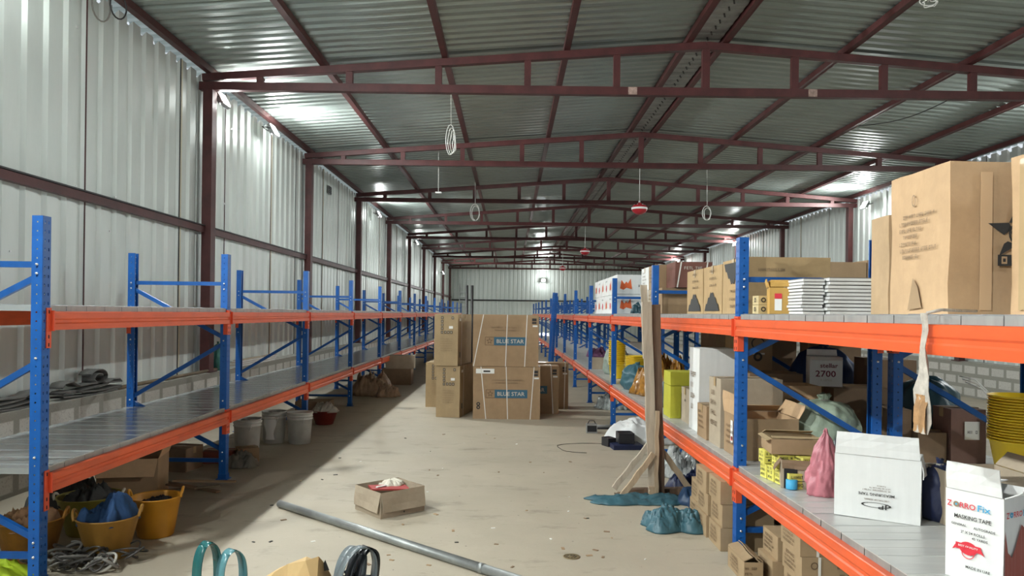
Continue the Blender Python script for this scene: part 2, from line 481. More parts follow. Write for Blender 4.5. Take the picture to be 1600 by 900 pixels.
def deck_mesh(L, dx, mat, n=13):
    "galvanised decking trays laid from beam to beam; x 0..dx"
    mb = MB(); s = L/n; g = .0012; top = .035; rnd = random.Random(int(L*100)+n)
    x0, x1 = (-.02, dx+.02) if dx > 0 else (dx-.02, .02)
    for i in range(n):
        a, b = i*s+g, (i+1)*s-g; dz = rnd.uniform(-.0012, .0012)
        mb.box(x0, x1, a, b, top-.004+dz, top+dz, mat)
        mb.box(x0, x1, a, a+.0025, .001, top-.004, mat); mb.box(x0, x1, b-.0025, b, .001, top-.004, mat)
        for xe in (x0, x1-.003): mb.box(xe, xe+.003, a, b, .001, top-.004+dz, EDGEM)
        mb.box(x0, x1, a+s*.48, a+s*.52, top, top+.0022+dz, mat)
    return mb.mesh('shelf_deck')
def rack_row(yf, xf, n, bay, dx, zl, zh, labels, group, front, skew, flip1=False, deck=(DECKM, DECKM), nd=13, last=True):
    """front posts at xf; rear posts at xf+dx; front = +1 if the aisle side is +x"""
    s = front
    bm = beam_mesh(bay); fm = {f: frame_mesh(dx, f) for f in (False, True)}
    dm = [deck_mesh(bay, dx, d, nd) for d in deck]
    bays = []
    for k in range(n):
        y = yf+k*bay
        t = thing('rack_bay', labels(k), 'storage rack', (xf+skew*y, y, 0), math.atan(-skew), group)
        bays.append(t)
        ys = [(0, flip1 and k == 0)]
        if k == n-1 and last: ys.append((bay, False))
        for (yy, fl) in ys:
            fr = link('upright_frame', fm[fl], t, loc=(0, yy, 0))
            for x, sd in ((0, s), (dx, -s)):
                link('post', PM[sd], fr, loc=(x, 0, 0)); link('foot_plate', PM['foot'], fr, loc=(x, 0, 0))
        for z, m in ((zl, dm[0]), (zh, dm[1])):
            for x, sd in ((s*.034, s), (dx-s*.034, -s)):
                b = link('shelf_beam', bm, t, loc=(x, 0, z), rot=(0, 0, 0))
                if sd < 0: b.location = (x, bay, z); b.rotation_euler = (0, 0, PI)
                link('beam_connector', CM, b)
                c2 = link('beam_connector', CM, b, loc=(0, bay, 0)); c2.scale = (1, -1, 1)
            link('shelf_deck', m, t, loc=(0, 0, z))
    return bays
BAY = 2.67; LXF = -2.62
rack_row(4.12, LXF, 13, BAY, -.85, .620, 1.530, lambda k: 'left row empty blue and orange rack bay, %s from the camera' % ORD[k], 'bays of the left rack row', 1, 0, True)
RX0, RSK, RB = 1.545, -.0100, 2.75
def rxf(y): return RX0+RSK*y
rack_row(4.79-RB, RX0, 13, RB, .87, .555, 1.530, lambda k: 'blue and orange rack bay facing the aisle on the right, %s from the camera' % ORD[k], 'bays of the right rack row beside the aisle', -1, RSK, deck=(DECKR, DECKM))
rack_row(4.79-RB, RX0+1.0, 13, RB, .87, .555, 1.530, lambda k: 'rack bay in the second right row behind the aisle row, %s from the camera' % ORD[k], 'bays of the second right rack row', -1, RSK, deck=(DECKR, DECKM))
DZ = .592; UZ = 1.568   # top faces of right decks
# ------------------------------------------------------------------ builders for goods
TXT = {}
def text_geo(s):
    if s in TXT: return TXT[s]
    cu = D.curves.new('t', 'FONT'); cu.body = s; cu.size = 1; cu.offset = .012; cu.resolution_u = 2
    o = D.objects.new('t', cu); COL.objects.link(o)
    dg = C.evaluated_depsgraph_get(); me = D.meshes.new_from_object(o.evaluated_get(dg))
    vs = [tuple(v.co) for v in me.vertices]; fs = [tuple(p.vertices) for p in me.polygons]
    D.objects.remove(o); D.curves.remove(cu); D.meshes.remove(me)
    xs = [v[0] for v in vs]; ys = [v[1] for v in vs]
    x0, x1, y0, y1 = min(xs), max(xs), min(ys), max(ys)
    vs = [((v[0]-(x0+x1)/2), (v[1]-(y0+y1)/2)) for v in vs]
    TXT[s] = (vs, fs, x1-x0, y1-y0)
    return TXT[s]
def prints_mb(items, w_face, h_face, flipped=False):
    """flat 2D marks; u from face centre, v from face bottom (metres); built at y=0 facing -y"""
    mb = MB(); e = 0
    def put(vs2, fs, mat):
        nonlocal e
        e -= .00025
        if flipped: vs2 = [(-u, h_face-v) for u, v in vs2]
        mb.add([(u, e, v) for u, v in vs2], fs, mat)
    for it in items:
        k = it[0]
        if k == 'text':
            _, s, u, v, wd, ht, mat = it[:7]
            vs, fs, tw, th = text_geo(s)
            sx = wd/tw; sy = ht/th
            a = it[7] if len(it) > 7 else 0
            put([(u+(x*sx*math.cos(a)-y*sy*math.sin(a)), v+(x*sx*math.sin(a)+y*sy*math.cos(a))) for x, y in vs], fs, mat)
        elif k == 'rect':
            _, u0, v0, u1, v1, mat = it; put([(u0, v0), (u1, v0), (u1, v1), (u0, v1)], [(0, 1, 2, 3)], mat)
        elif k == 'poly':
            _, pts, mat = it; put(pts, [tuple(range(len(pts)))], mat)
        elif k == 'ring':
            _, u, v, r0, r1, mat = it[:6]; sx = it[6] if len(it) > 6 else 1; n = 20
            pts = [(u+r*sx*math.cos(2*PI*i/n), v+r*math.sin(2*PI*i/n)) for i in range(n) for r in (r0, r1)]
            put(pts, [(2*i, 2*i+1, (2*i+3) % (2*n), (2*i+2) % (2*n)) for i in range(n)], mat)
        elif k == 'dash':      # print too small to read: rows of letter-like strokes
            _, u0, u1, v, ht, mat, sd = it; rnd = random.Random(sd); u = u0; t_ = ht*.17; cw = ht*.62; vs2 = []; fs2 = []
            def st(a, b, c_, d_):
                o_ = len(vs2); vs2.extend([(a, b), (c_, b), (c_, d_), (a, d_)]); fs2.append((o_, o_+1, o_+2, o_+3))
            while u+cw <= u1+1e-6 and len(fs2) < 260:
                if rnd.random() < .16: u += cw*.8; continue
                b0, b1 = v-ht/2, v+ht/2; kind = rnd.choice('EHLTOFUN')
                if kind in 'EHLOFUN': st(u, b0, u+t_, b1)
                if kind in 'HOUN': st(u+cw-t_, b0, u+cw, b1)
                if kind in 'ELOU': st(u, b0, u+cw, b0+t_)
                if kind in 'EFTO': st(u, b1-t_, u+cw, b1)
                if kind in 'EHF': st(u, v-t_/2, u+cw*.9, v+t_/2)
                if kind == 'T': st(u+cw/2-t_/2, b0, u+cw/2+t_/2, b1)
                u += cw*1.35
            if fs2: put(vs2, fs2, mat)
        elif k == 'star':
            _, u, v, r, mat = it
            pts = [(u+(r if i % 2 == 0 else r*.42)*math.sin(PI*i/5), v+(r if i % 2 == 0 else r*.42)*math.cos(PI*i/5)) for i in range(10)]
            put([(u, v)]+pts, [(0, 1+i, 1+(i+1) % 10) for i in range(10)], mat)
        elif k == 'outstar':
            _, u, v, r, t_, mat = it
            P = lambda s_: [(u+s_*(r if i % 2 == 0 else r*.42)*math.sin(PI*i/5), v+s_*(r if i % 2 == 0 else r*.42)*math.cos(PI*i/5)) for i in range(10)]
            a = P(1); b = P(1-t_)
            put(a+b, [(i, (i+1) % 10, 10+(i+1) % 10, 10+i) for i in range(10)], mat)
        elif k == 'icons':
            _, u, v, s_, mat = it
            put([(u-s_, v-s_*.2), (u, v-s_), (u+s_, v-s_*.2), (u+s_*.4, v-s_*.2), (u+s_*.4, v+s_), (u-s_*.4, v+s_), (u-s_*.4, v-s_*.2)], [tuple(range(7))], mat)
    return mb
def wob(v, amp, sc, sd):
    n = noise.noise_vector(Vector((v[0]*sc+sd, v[1]*sc+sd*1.7, v[2]*sc-sd)))
    return (v[0]+n.x*amp, v[1]+n.y*amp, v[2]+n.z*amp*.6)
def sub_box(mb, x0, x1, y0, y1, z0, z1, mat, n=5, amp=.003, sc=5, sd=0, skip=(), T=None, inward=False):
    def grid(p, a, b):
        vs = []; fs = []
        for i in range(n+1):
            for j in range(n+1):
                v = Vector(p)+Vector(a)*i/n+Vector(b)*j/n
                v = Vector(wob(v, amp if v.z > z0+1e-4 else 0, sc, sd))
                vs.append(T @ v if T else v)
        for i in range(n):
            for j in range(n):
                q = i*(n+1)+j; f = (q, q+1, q+n+2, q+n+1)
                fs.append(f[::-1] if not inward else f)
        mb.add(vs, fs, mat)
    X, Y, Z = x1-x0, y1-y0, z1-z0
    if 'bottom' not in skip: grid((x0, y0, z0), (0, Y, 0), (X, 0, 0))
    if 'top' not in skip: grid((x0, y0, z1), (X, 0, 0), (0, Y, 0))
    grid((x0, y0, z0), (X, 0, 0), (0, 0, Z)) ; grid((x0, y1, z0), (0, 0, Z), (X, 0, 0))
    grid((x0, y0, z0), (0, 0, Z), (0, Y, 0)); grid((x1, y0, z0), (0, Y, 0), (0, 0, Z))
FACE = {'F': lambda w, d: ((0, -d/2, 0), (0, 0, 0)), 'L': lambda w, d: ((-w/2, 0, 0), (0, 0, -PI/2)),
        'R': lambda w, d: ((w/2, 0, 0), (0, 0, PI/2)), 'B': lambda w, d: ((0, d/2, 0), (0, 0, PI))}
SEED = [0]
def carton(label, x, y, z, w, d, h, rz=0, mat=CARD, group=None, tape='x', open_=None, prints=None, straps=None, cat='box', name='cardboard_box',
           amp=.0035, flipped=False, flapmat=None, tapemat=None, flaplen=None):
    """x,y centre of the footprint, z underside.  open_: dict flap side -> angle in degrees from upright (0 = straight up, 90 = folded out flat, negative = in)"""
    SEED[0] += 1; sd = SEED[0]*3.7
    t = thing(name, label, cat, (x, y, z), rz, group)
    mb = MB(); off = .0035+amp*.35
    if open_ is None:
        sub_box(mb, -w/2, w/2, -d/2, d/2, 0, h, mat, amp=amp, sd=sd)
        mb.obj('carton_body', t)
        if tape:
            tb = MB(); tm = tapemat or TAPE; k = .024
            if tape == 'x':
                tb.box(-w/2-off, w/2+off, -k, k, h+off-.001, h+off, tm)
                for s in (-1, 1): tb.box(min(s*(w/2+off-.001), s*(w/2+off)), max(s*(w/2+off-.001), s*(w/2+off)), -k, k, h-.06, h+off, tm)
            else:
                tb.box(-k, k, -d/2-off, d/2+off, h+off-.001, h+off, tm)
                for s in (-1, 1): tb.box(-k, k, min(s*(d/2+off-.001), s*(d/2+off)), max(s*(d/2+off-.001), s*(d/2+off)), h-.07, h+off, tm)
            tb.obj('tape', t)
    else:
        th = .005
        sub_box(mb, -w/2, w/2, -d/2, d/2, 0, h, mat, amp=amp, sd=sd, skip=('top',))
        sub_box(mb, -w/2+th, w/2-th, -d/2+th, d/2-th, .006, h, flapmat or mat, amp=amp, sd=sd, skip=('top',), inward=True)
        for (a0, a1, b0, b1) in ((-w/2, w/2, -d/2, -d/2+th), (-w/2, w/2, d/2-th, d/2), (-w/2, -w/2+th, -d/2, d/2), (w/2-th, w/2, -d/2, d/2)):
            mb.add([wob(v, amp, 5, sd) for v in ((a0, b0, h), (a1, b0, h), (a1, b1, h), (a0, b1, h))], [(0, 1, 2, 3)], mat)
        mb.obj('carton_body', t)
        for side, val in open_.items():
            ang, fl = val if isinstance(val, tuple) else (val, None)
            L = w if side in 'FB' else d; fl = fl or flaplen or min(w, d)/2
            fb = MB(); a = R(ang)
            nx = 5; vs = []; fs = []
            for lay in (0, th*.8):
                for i in range(nx+1):
                    for j in range(4):
                        u = -L/2+.003+(L-.006)*i/nx; q = fl*j/3
                        taper = 1-.04*j/3
                        vs.append((u*taper, -(math.sin(a)*q)-lay*math.cos(a)-.006*math.sin(j*1.3+i)*(j/3), math.cos(a)*q-lay*math.sin(a)+.003))
            def id_(l, i, j): return l*(nx+1)*4+i*4+j
            for i in range(nx):
                for j in range(3):
                    fs.append((id_(0, i, j), id_(0, i, j+1), id_(0, i+1, j+1), id_(0, i+1, j))); fs.append((id_(1, i, j), id_(1, i+1, j), id_(1, i+1, j+1), id_(1, i, j+1)))
                fs.append((id_(0, i, 3), id_(1, i, 3), id_(1, i+1, 3), id_(0, i+1, 3)))
            for j in range(3):
                fs.append((id_(0, 0, j), id_(1, 0, j), id_(1, 0, j+1), id_(0, 0, j+1))); fs.append((id_(0, nx, j), id_(0, nx, j+1), id_(1, nx, j+1), id_(1, nx, j)))
            fb.add(vs, fs, flapmat or mat)
            (lx, ly, lz), (_, _, rr) = FACE[side](w, d)
            link('flap', fb.mesh('flap'), t, loc=(lx, ly, h), rot=(0, 0, rr))
    if prints:
        for side, items in prints.items():
            (lx, ly, lz), (_, _, rr) = FACE[side](w, d)
            W = w if side in 'FB' else d
            pm = prints_mb(items, W, h, flipped)
            n = Vector((math.sin(rr), -math.cos(rr), 0))*off
            link('printing', pm.mesh('printing'), t, loc=(lx+n.x, ly+n.y, 0), rot=(0, 0, rr))
    if straps:
        for st in straps:
            side, u0, u1 = st[:3]
            sb = MB(); o2 = off+.003
            if side == 'F':
                sb.bar((u0, -d/2-o2, 0), (u1, -d/2-o2, h), .013, .0012, STRAP, up=Vector((0, 1, 0)))
                sb.bar((u1, -d/2-o2, h+o2), (u1, d/2+o2, h+o2), .013, .0012, STRAP)
            elif side == 'L':
                sb.bar((-w/2-o2, -u0, 0), (-w/2-o2, -u1, h), .013, .0012, STRAP, up=Vector((1, 0, 0)))
                sb.bar((-w/2-o2, -u1, h+o2), (w/2+o2, -u1, h+o2), .013, .0012, STRAP)
            else:
                sb.bar((w/2+o2, u0, 0), (w/2+o2, u1, h), .013, .0012, STRAP, up=Vector((1, 0, 0)))
            sb.obj('packing_strap', t)
    return t
def small_print(w, h, sd, mat=INKB, n=4, u0=None, scale=1.0):
    "a block of unreadable stencilled lines"
    rnd = random.Random(sd); out = []; v = h*.78; ht = h*.07*scale
    for i in range(n):
        l = rnd.uniform(.3, .62)*w; a = (-w*.34 if u0 is None else u0)
        out.append(('dash', a, a+l, v, ht, mat, sd*7+i)); v -= h*.15*scale
    return out

# --- soft goods
def fabric(name, col, rough=.6, var=.25, sheen=0., vs=5):
    return M(name, col, rough, var=var, vscale=vs, bmp=.35, bscale=14)
def sack(label, x, y, z, rx, ry, h, mat, seed=0, rz=0, knot=.35, name='sack', cat='bag', group=None, wrinkle=.10, slump=.5, tie=True, peak=False):
    """full sack gathered to a neck at the top"""
    t = thing(name, label, cat, (x, y, z), rz, group)
    mb = MB(); n = 72; N = 30; vs = []; fs = []
    for i in range(N+1):
        q = i/N
        if q < .82:
            s_ = (q/.82); g = 1-(1-s_)**1.7 if not peak else s_; zz = h*.86*g
            r = (1-min(1, g*.985)**(5.5 if not peak else 1.5))**(.55 if not peak else .8)*(1-.14*max(0, 1-g*4)**2)
            r = max(r, .11)
        else:
            s_ = (q-.82)/.18; zz = h*(.86+.10*s_*(1 if knot else .2)); r = .11+(.15*knot)*s_ if knot else .13*(1-s_)
        pl = max(0, (q-.35)/.65)
        for k in range(n):
            a = 2*PI*k/n
            p = Vector((math.cos(a), math.sin(a), q*2.2))
            nn = noise.fractal(p*1.8+Vector((seed, 0, 0)), .8, 2, 4)
            ridge = 1-abs(noise.noise(p*3.2+Vector((0, seed, 0))))*2
            rr = r*(1+wrinkle*nn*1.3+wrinkle*.5*ridge*(.4+pl)+.10*pl*math.sin(a*11+seed+3*noise.noise(p*1.5)))
            zl = zz+h*.05*noise.noise(p*2+Vector((seed, seed, 0)))*(1 if q > .05 else 0)
            vs.append((rr*rx*math.cos(a), rr*ry*math.sin(a), max(0, zl)))
    for i in range(N):
        for k in range(n): fs.append((i*n+k, i*n+(k+1) % n, (i+1)*n+(k+1) % n, (i+1)*n+k))
    fs.append(tuple(range(n))[::-1]); fs.append(tuple(N*n+k for k in range(n)))
    mb.add(vs, fs, mat, True); mb.obj('bag_body', t)
    if tie and knot:
        tb = MB(); tb.tube([(rx*.14*math.cos(a), ry*.14*math.sin(a), h*.865) for a in [2*PI*k/14 for k in range(14)]], .006, M('tie_cord', (.25, .24, .2), .7), closed=True, n=6); tb.obj('tie', t)
    return t
def heap(label, x, y, z, rx, ry, h, mat, seed=0, rz=0, name='cloth_sheet', cat='cloth', group=None, rough=1.0, pw=1.0, fold=3.0, thick=.006, edge=.32, part=None, nx=72, parent=None):
    """crumpled sheet or pile lying on a surface"""
    ny = max(16, int(nx*ry/rx)) if ry < rx else nx; vs = []; fs = []
    for i in range(nx+1):
        for j in range(ny+1):
            u = 2*i/nx-1; v = 2*j/ny-1
            # squircle boundary with uneven hem
            a = math.atan2(v, u); e = 1+edge*noise.noise(Vector((math.cos(a)*1.6+seed, math.sin(a)*1.6, seed*.3)))
            X = u*math.sqrt(max(0, 1-v*v*.36))*e; Y = v*math.sqrt(max(0, 1-u*u*.36))*e
            d = max(abs(u), abs(v)); fall = (1-d**4)**pw
            p = Vector((X*rx, Y*ry, 0))
            k = fold/max(rx, ry)
            rid = 1-abs(noise.noise(p*k+Vector((seed*1.3, seed, 1))))*2.2
            big = .55+.6*noise.noise(p*k*.5+Vector((seed, 3, 2)))
            fine = abs(noise.noise(p*k*3+Vector((1, seed, 5))))
            f2 = abs(noise.noise(p*k*5.5+Vector((seed, 7, 5)))); zz = h*fall*max(.05, big*(1-.35*rough)+.5*rough*rid*.6+.22*rough*fine-.20*rough*f2)
            if d > .999: zz = 0
            sh = noise.noise_vector(p*k*1.2+Vector((seed, 0, 9)))*.12*min(rx, ry)
            vs.append((p.x+sh.x, p.y+sh.y, zz+thick*.5))
    w = ny+1
    for i in range(nx):
        for j in range(ny): fs.append((i*w+j, (i+1)*w+j, (i+1)*w+j+1, i*w+j+1))
    mb = MB(); mb.add(vs, fs, mat, True)
    o = mb.obj(part or name, parent, loc=(x, y, z)); o.rotation_euler = (0, 0, rz)
    s = o.modifiers.new('thickness', 'SOLIDIFY'); s.thickness = thick; s.offset = -1 if False else 0
    if not part: tag(o, label, cat, group)
    return o
def pail(label, x, y, z, r0, r1, h, mat, name='bucket', cat='bucket', group=None, lid=False, handle=True, rz=0, sx=1.0, fill=None, ribs=True):
    t = thing(name, label, cat, (x, y, z), rz, group)
    mb = MB(); th = .004
    pr = [(r0*.96, 0), (r0, .006)]
    if ribs: pr += [(r0+(r1-r0)*.78, h*.78), (r1*1.035, h*.79), (r1*1.035, h*.805), (r1*.985, h*.82), (r1*.99, h*.87), (r1*1.04, h*.88), (r1*1.04, h*.895), (r1, h*.91)]
    pr += [(r1, h*.97), (r1*1.04, h*.975), (r1*1.04, h), (r1*.985, h), (r1*.965, h*.96), (r0*.96, .012), (0, .01)]
    mb.lathe(pr, mat, 36, sx=sx); mb.obj('bucket_wall' if not lid else 'bucket_wall', t)
    if lid:
        lb = MB(); lb.lathe([(r1*1.05, h*.965), (r1*1.06, h*1.0), (r1*1.05, h*1.015), (r1*.97, h*1.018), (r1*.95, h*1.0), (0, h*1.0)], mat, 36, sx=sx); lb.obj('lid', t)
    elif fill:
        fb = MB(); N = 24; vs = [(0, 0, h*.86)]; fs = []
        for i in range(1, 8):
            for k in range(N):
                a = 2*PI*k/N; r = r1*.93*i/7
                vs.append((r*math.cos(a)*sx, r*math.sin(a), h*.82+h*.16*(1-(i/7)**2)+.03*noise.noise(Vector((r*20*math.cos(a), r*20*math.sin(a), x)))))
        for k in range(N): fs.append((0, 1+k, 1+(k+1) % N))
        for i in range(6):
            for k in range(N): fs.append((1+i*N+k, 1+(i+1)*N+k, 1+(i+1)*N+(k+1) % N, 1+i*N+(k+1) % N))
        fb.add(vs, fs, fill, True); fb.obj('contents', t)
    if handle == True:
        hb = MB(); pts = [(math.cos(a)*r1*1.06*sx, -math.sin(a)*r1*.28-.01, h*.86-math.sin(a)*r1*1.05) for a in [PI*k/14 for k in range(15)]]
        hb.tube(pts, .0035, BOLT_SPECK, 6); hb.obj('handle', t)
    elif handle == 'tub':
        for s in (-1, 1):
            hb = MB(); pts = [(s*(r1*.98*sx+.02*math.sin(a)), math.cos(a)*r1*.42, h*.97+math.sin(a)*r1*.42) for a in [PI*k/12 for k in range(13)]]
            hb.tube(pts, .012, mat, 8); hb.obj('handle', t)
    return t
# ------------------------------------------------------------------ goods in the middle of the aisle
def X(px, py, Y): return at(px, py, Y).x
TEAL = fabric('teal_sheet', (.045, .13, .165), .45, .3); TEALD = fabric('dark_teal_sheet', (.012, .055, .075), .45, .3)
def star_face(w, h, seed, sticker=False, mirror=False):
    u = lambda px: (px-789.5)*10.85/1155; v = lambda py: (572-py)*10.85/1155
    it = [('rect', u(771), v(539), u(822), v(526), INKBL), ('text', 'BLUE STAR', u(796.5), v(532.5), .40, .058, INKLT),
          ('rect', u(757), v(539), u(771), v(538.4), INKB), ('rect', u(757), v(526.6), u(771), v(526), INKB), ('rect', u(757), v(539), u(757.6), v(526), INKB),
          ('outstar', u(764), v(532.5), .05, .35, INKB),
          ('dash', u(766), u(814), v(511), .02, INKG, seed), ('dash', u(772), u(808), v(515.5), .016, INKG, seed+1),
          ('rect', w/2-.10, h-.05, w/2-.035, h-.09, INK), ('rect', w/2-.10, h-.10, w/2-.035, h-.13, INK), ('rect', w/2-.09, h-.15, w/2-.02, h-.175, PAPER)]
    if sticker:
        it += [('rect', -w/2+.04, h-.03, -w/2+.31, h-.10, PAPER), ('rect', -w/2+.15, h-.055, -w/2+.25, h-.08, INK), ('ring', -w/2+.08, .17, .012, .028, INK), ('ring', -w/2+.08, .22, .012, .028, INK)]
    return it
def end_face(w, h, sd):
    it = []
    for k, (uu, vv) in enumerate([(-.06, .93), (.10, .93), (-.06, .86), (-.06, .79), (-.06, .72), (-.01, .65), (.035, .65), (.08, .65), (-.06, .65)]):
        it += [('rect', uu-.017, vv*h-.02, uu+.017, vv*h+.02, INK), ('rect', uu-.009, vv*h-.012, uu+.009, vv*h+.012, CARDG)]
    it += [('rect', .045, .72*h, .105, .77*h, PAPER)]
    it += [('dash', -.08, .10, h*(.52-.045*k), .012, INKG, sd+k) for k in range(6)]
    return it
S = 10.85/1155
cx = X(789.5, 600, 10.85)
carton('large brown carton with blue brand band standing on the floor, lower of the front pair', cx+.02, 10.85+.18, 0, .985, .36, .767, 0, CARD, 'strapped cartons in the aisle',
       prints={'F': star_face(.985, .767, 3, True), 'R': end_face(.36, .767, 5)}, straps=[('F', -.30, -.38), ('F', .02, -.01), ('F', .35, .40)], cat='carton', tape='x')
carton('large brown carton with blue brand band on top of its twin in the aisle', cx, 10.85+.185, .772, .965, .36, .76, 0, CARD, 'strapped cartons in the aisle',
       prints={'F': star_face(.965, .76, 33), 'R': end_face(.36, .767, 5)}, straps=[('F', -.47, -.33), ('F', .0, .02), ('F', .28, .31)], cat='carton')
def endcart(label, pxl, Y, z, rz, h=.76, mat=CARDY, w=.36, d=.95):
    p = at(pxl, 650, Y); a = R(rz)
    c = Vector((p.x, Y)) ; ox, oy = w/2, d/2
    xx = c.x+ox*math.cos(a)-oy*math.sin(a); yy = c.y+ox*math.sin(a)+oy*math.cos(a)
    return carton(label, xx, yy, z, w, d, h, a, mat, 'strapped cartons in the aisle', prints={'F': end_face(w, h, 21), 'R': [('rect', -.40, h-.06, -.30, h-.10, PAPER), ('rect', -.38, .12, -.33, .2, INK)]},
                  straps=[('R', -.28, -.26)], cat='carton')
endcart('tall tan carton end-on on the floor, lower of the left stack in the aisle', 681, 11.0, 0, -10)
endcart('tall tan carton end-on on top of the left stack in the aisle', 677, 10.98, .765, -9, .765)
endcart('tan carton on the floor behind the left stack, only its left edge showing', 664.5, 12.15, 0, -4, .73)
carton('brown carton behind the front pair at right, nearer of two', X(873, 600, 11.5)-.485, 11.68, 0, .97, .36, .74, 0, CARD, 'strapped cartons in the aisle', prints={'F': star_face(.97, .74, 9)}, straps=[('F', .40, .36)], cat='carton')
carton('brown carton behind the front pair at right, farther of two', X(888, 600, 12.1)-.485, 12.28, 0, .97, .36, .75, 0, CARD, 'strapped cartons in the aisle', prints={'F': star_face(.97, .74, 19)}, straps=[('F', .42, .43)], cat='carton')
for px, nm in ((730, 'left'), (738, 'right')):
    mb = MB(); p = at(px, 446, 12.75); mb.tube([(p.x+.01, 12.75, 0), (p.x, 12.72, p.z)], .024, BLACKST, 10)
    tag(mb.obj('black_pole'), 'black pole standing upright behind the aisle cartons, %s of the pair' % nm, 'pole', 'black poles behind the cartons')
# open box on the floor
OPB = carton('low open carton with red and cream scraps inside on the aisle floor', -.93, 5.80, 0, .40, .37, .19, R(42), CARDG, None, open_={'F': (170, .15), 'R': (170, .02), 'L': (172, .15), 'B': (165, .12)},
       flapmat=CARDG, cat='carton', prints={'F': [('poly', [(.0, .03), (.016, .03), (.008, .012)], INK)]})
mb = MB(); mb.bar((-.15, .05, .185), (.13, -.05, .165), .15, .012, M('red_card', (.40, .05, .045), .6)); mb.bar((-.12, .0, .194), (.06, .05, .182), .02, .008, PAPER)
mb.obj('red_card_scrap', OPB)
heap('', .07, .08, .165, .10, .08, .06, M('cream_rag', (.62, .58, .48), .9), 4, part='crumpled_paper', parent=OPB, nx=24)
# steel pipe
a = onz(437, 787, .03); b = onz(800, 903, .03); d = (b-a).normalized()
mb = MB(); e = b+d*1.1; e.z = a.z; n = 22
pipe = M('galvanised_pipe', (.36, .38, .37), .45, .5, var=.4, vscale=5)
for k, (q0, q1, r) in enumerate([(0, .62, .029), (.62, 1, .029)]):
    p0 = a.lerp(e, q0); p1 = a.lerp(e, q1); mb.tube([p0, p1], r, pipe, 18)
mb.tube([a-d*.004, a+d*.01], .0225, SLOT, 14); mb.obj('pipe_wall') if False else None
mb.tube([a.lerp(e, .615), a.lerp(e, .625)], .031, pipe, 18)
tag(mb.obj('steel_pipe'), 'long grey steel pipe lying across the aisle floor', 'pipe')
# drain
p = onz(893, 870, 0); mb = MB(); mb.lathe([(.055, 0), (.056, .003), (.05, .004), (.045, .002), (.02, .002), (.018, .004), (0, .004)], M('brass_drain', (.28, .22, .12), .4, .6), 28); 
for k in range(8): 
    a_ = 2*PI*k/8; mb.box(.028*math.cos(a_)-.004, .028*math.cos(a_)+.004, .028*math.sin(a_)-.004, .028*math.sin(a_)+.004, .002, .0032, SLOT)
tag(mb.obj('floor_drain', loc=p), 'round brass drain cover set in the aisle floor', 'drain')
# small litter on the floor
rnd = random.Random(8); mb = MB()
for k in range(70):
    px, py = rnd.uniform(330, 1010), rnd.uniform(660, 890); p = onz(px, py, 0)
    if -2.0 < p.x < 1.25:
        s_ = rnd.uniform(.003, .011); T = Matrix.Translation(p) @ Matrix.Rotation(rnd.uniform(0, 3), 4, 'Z')
        mb.box(-s_*2, s_*2, -s_, s_, 0, .004, rnd.choice((SLOT, CARDD, CARD, PAPER)), T)
o = mb.obj('floor_litter'); tag(o, 'tiny scraps of dirt and paper scattered on the aisle floor', 'litter', None, 'stuff')
def loop(r, px, py): return
for i, (px, py, r, sd) in enumerate([(925, 700, .35, 1), (990, 685, .2, 3)]):
    p = onz(px, py, .004); mb = MB(); pts = [(p.x+r*1.2*math.cos(t*.3)*(1+.1*math.sin(t)), p.y+r*.9*math.sin(t*.3), .004) for t in range(2+8*i, 16)]
    mb.tube(pts, .003, SLOT, 5); tag(mb.obj('wire_scrap'), 'thin curled wire lying on the floor %s the white cloth' % ('left of' if i == 0 else 'close beside'), 'wire')

# ------------------------------------------------------------------ left side, under and behind the racks
PW_ = M('pail_white', (.62, .62, .57), .45, var=.25, vscale=7); PD = M('pail_plaster', (.33, .32, .29), .8)
for lab, px, py, r, h, kw in [('dirty white paint pail below the left racks, nearest of the three', 386, 703, .145, .36, dict(fill=PD)),
                         ('white paint pail with a white splash down its side, middle of the three', 428, 689, .138, .37, dict(fill=PD)),
                         ('clean white paint pail with closed lid, farthest right of the three', 468, 690, .145, .36, dict(lid=True))]:
    p = onz(px, py+2, 0)
    t = pail(lab, p.x, p.y, 0, r*.86, r, h, PW_, name='paint_pail', cat='pail', group='white paint pails', rz=R(-50), **kw)
    if 'splash' in lab:
        mb = MB(); prof = []
        vs = []; fs = []
        for i in range(9):
            for k in range(7):
                a_ = R(-95)+(k-3)*R(9)*(1-.25*math.sin(i*.8)); z_ = .05+.27*i/8; rr = r*(.86+.14*z_/.37)+.003
                vs.append((rr*math.cos(a_), rr*math.sin(a_), z_))
        for i in range(8):
            for k in range(6): fs.append((i*7+k, i*7+k+1, (i+1)*7+k+1, (i+1)*7+k))
        mb.add(vs, fs, WHITE, True); o = mb.obj('paint_splash', t); o.rotation_euler = (0, 0, R(50))
p = onz(504, 664, 0)
pail('dark red basin heaped with cream rags behind the white pails', p.x, p.y+.1, 0, .12, .18, .19, M('basin_red', (.20, .025, .02), .5), name='plastic_basin', cat='basin', handle=False, ribs=False)
heap('cream rags piled in the dark red basin', p.x, p.y+.1, .17, .19, .16, .15, M('rag_cream', (.55, .50, .42), .9, var=.3), 3, name='rag_pile', cat='rags', nx=30)
YT = M('tub_yellow', (.48, .25, .05), .5, var=.3, vscale=5); YO = M('tub_orange', (.60, .27, .02), .45, var=.2, vscale=5); YG = M('tub_olive', (.33, .29, .05), .5, var=.3); OR2 = M('tub_dirty_orange', (.50, .22, .03), .55, var=.5, vscale=7)
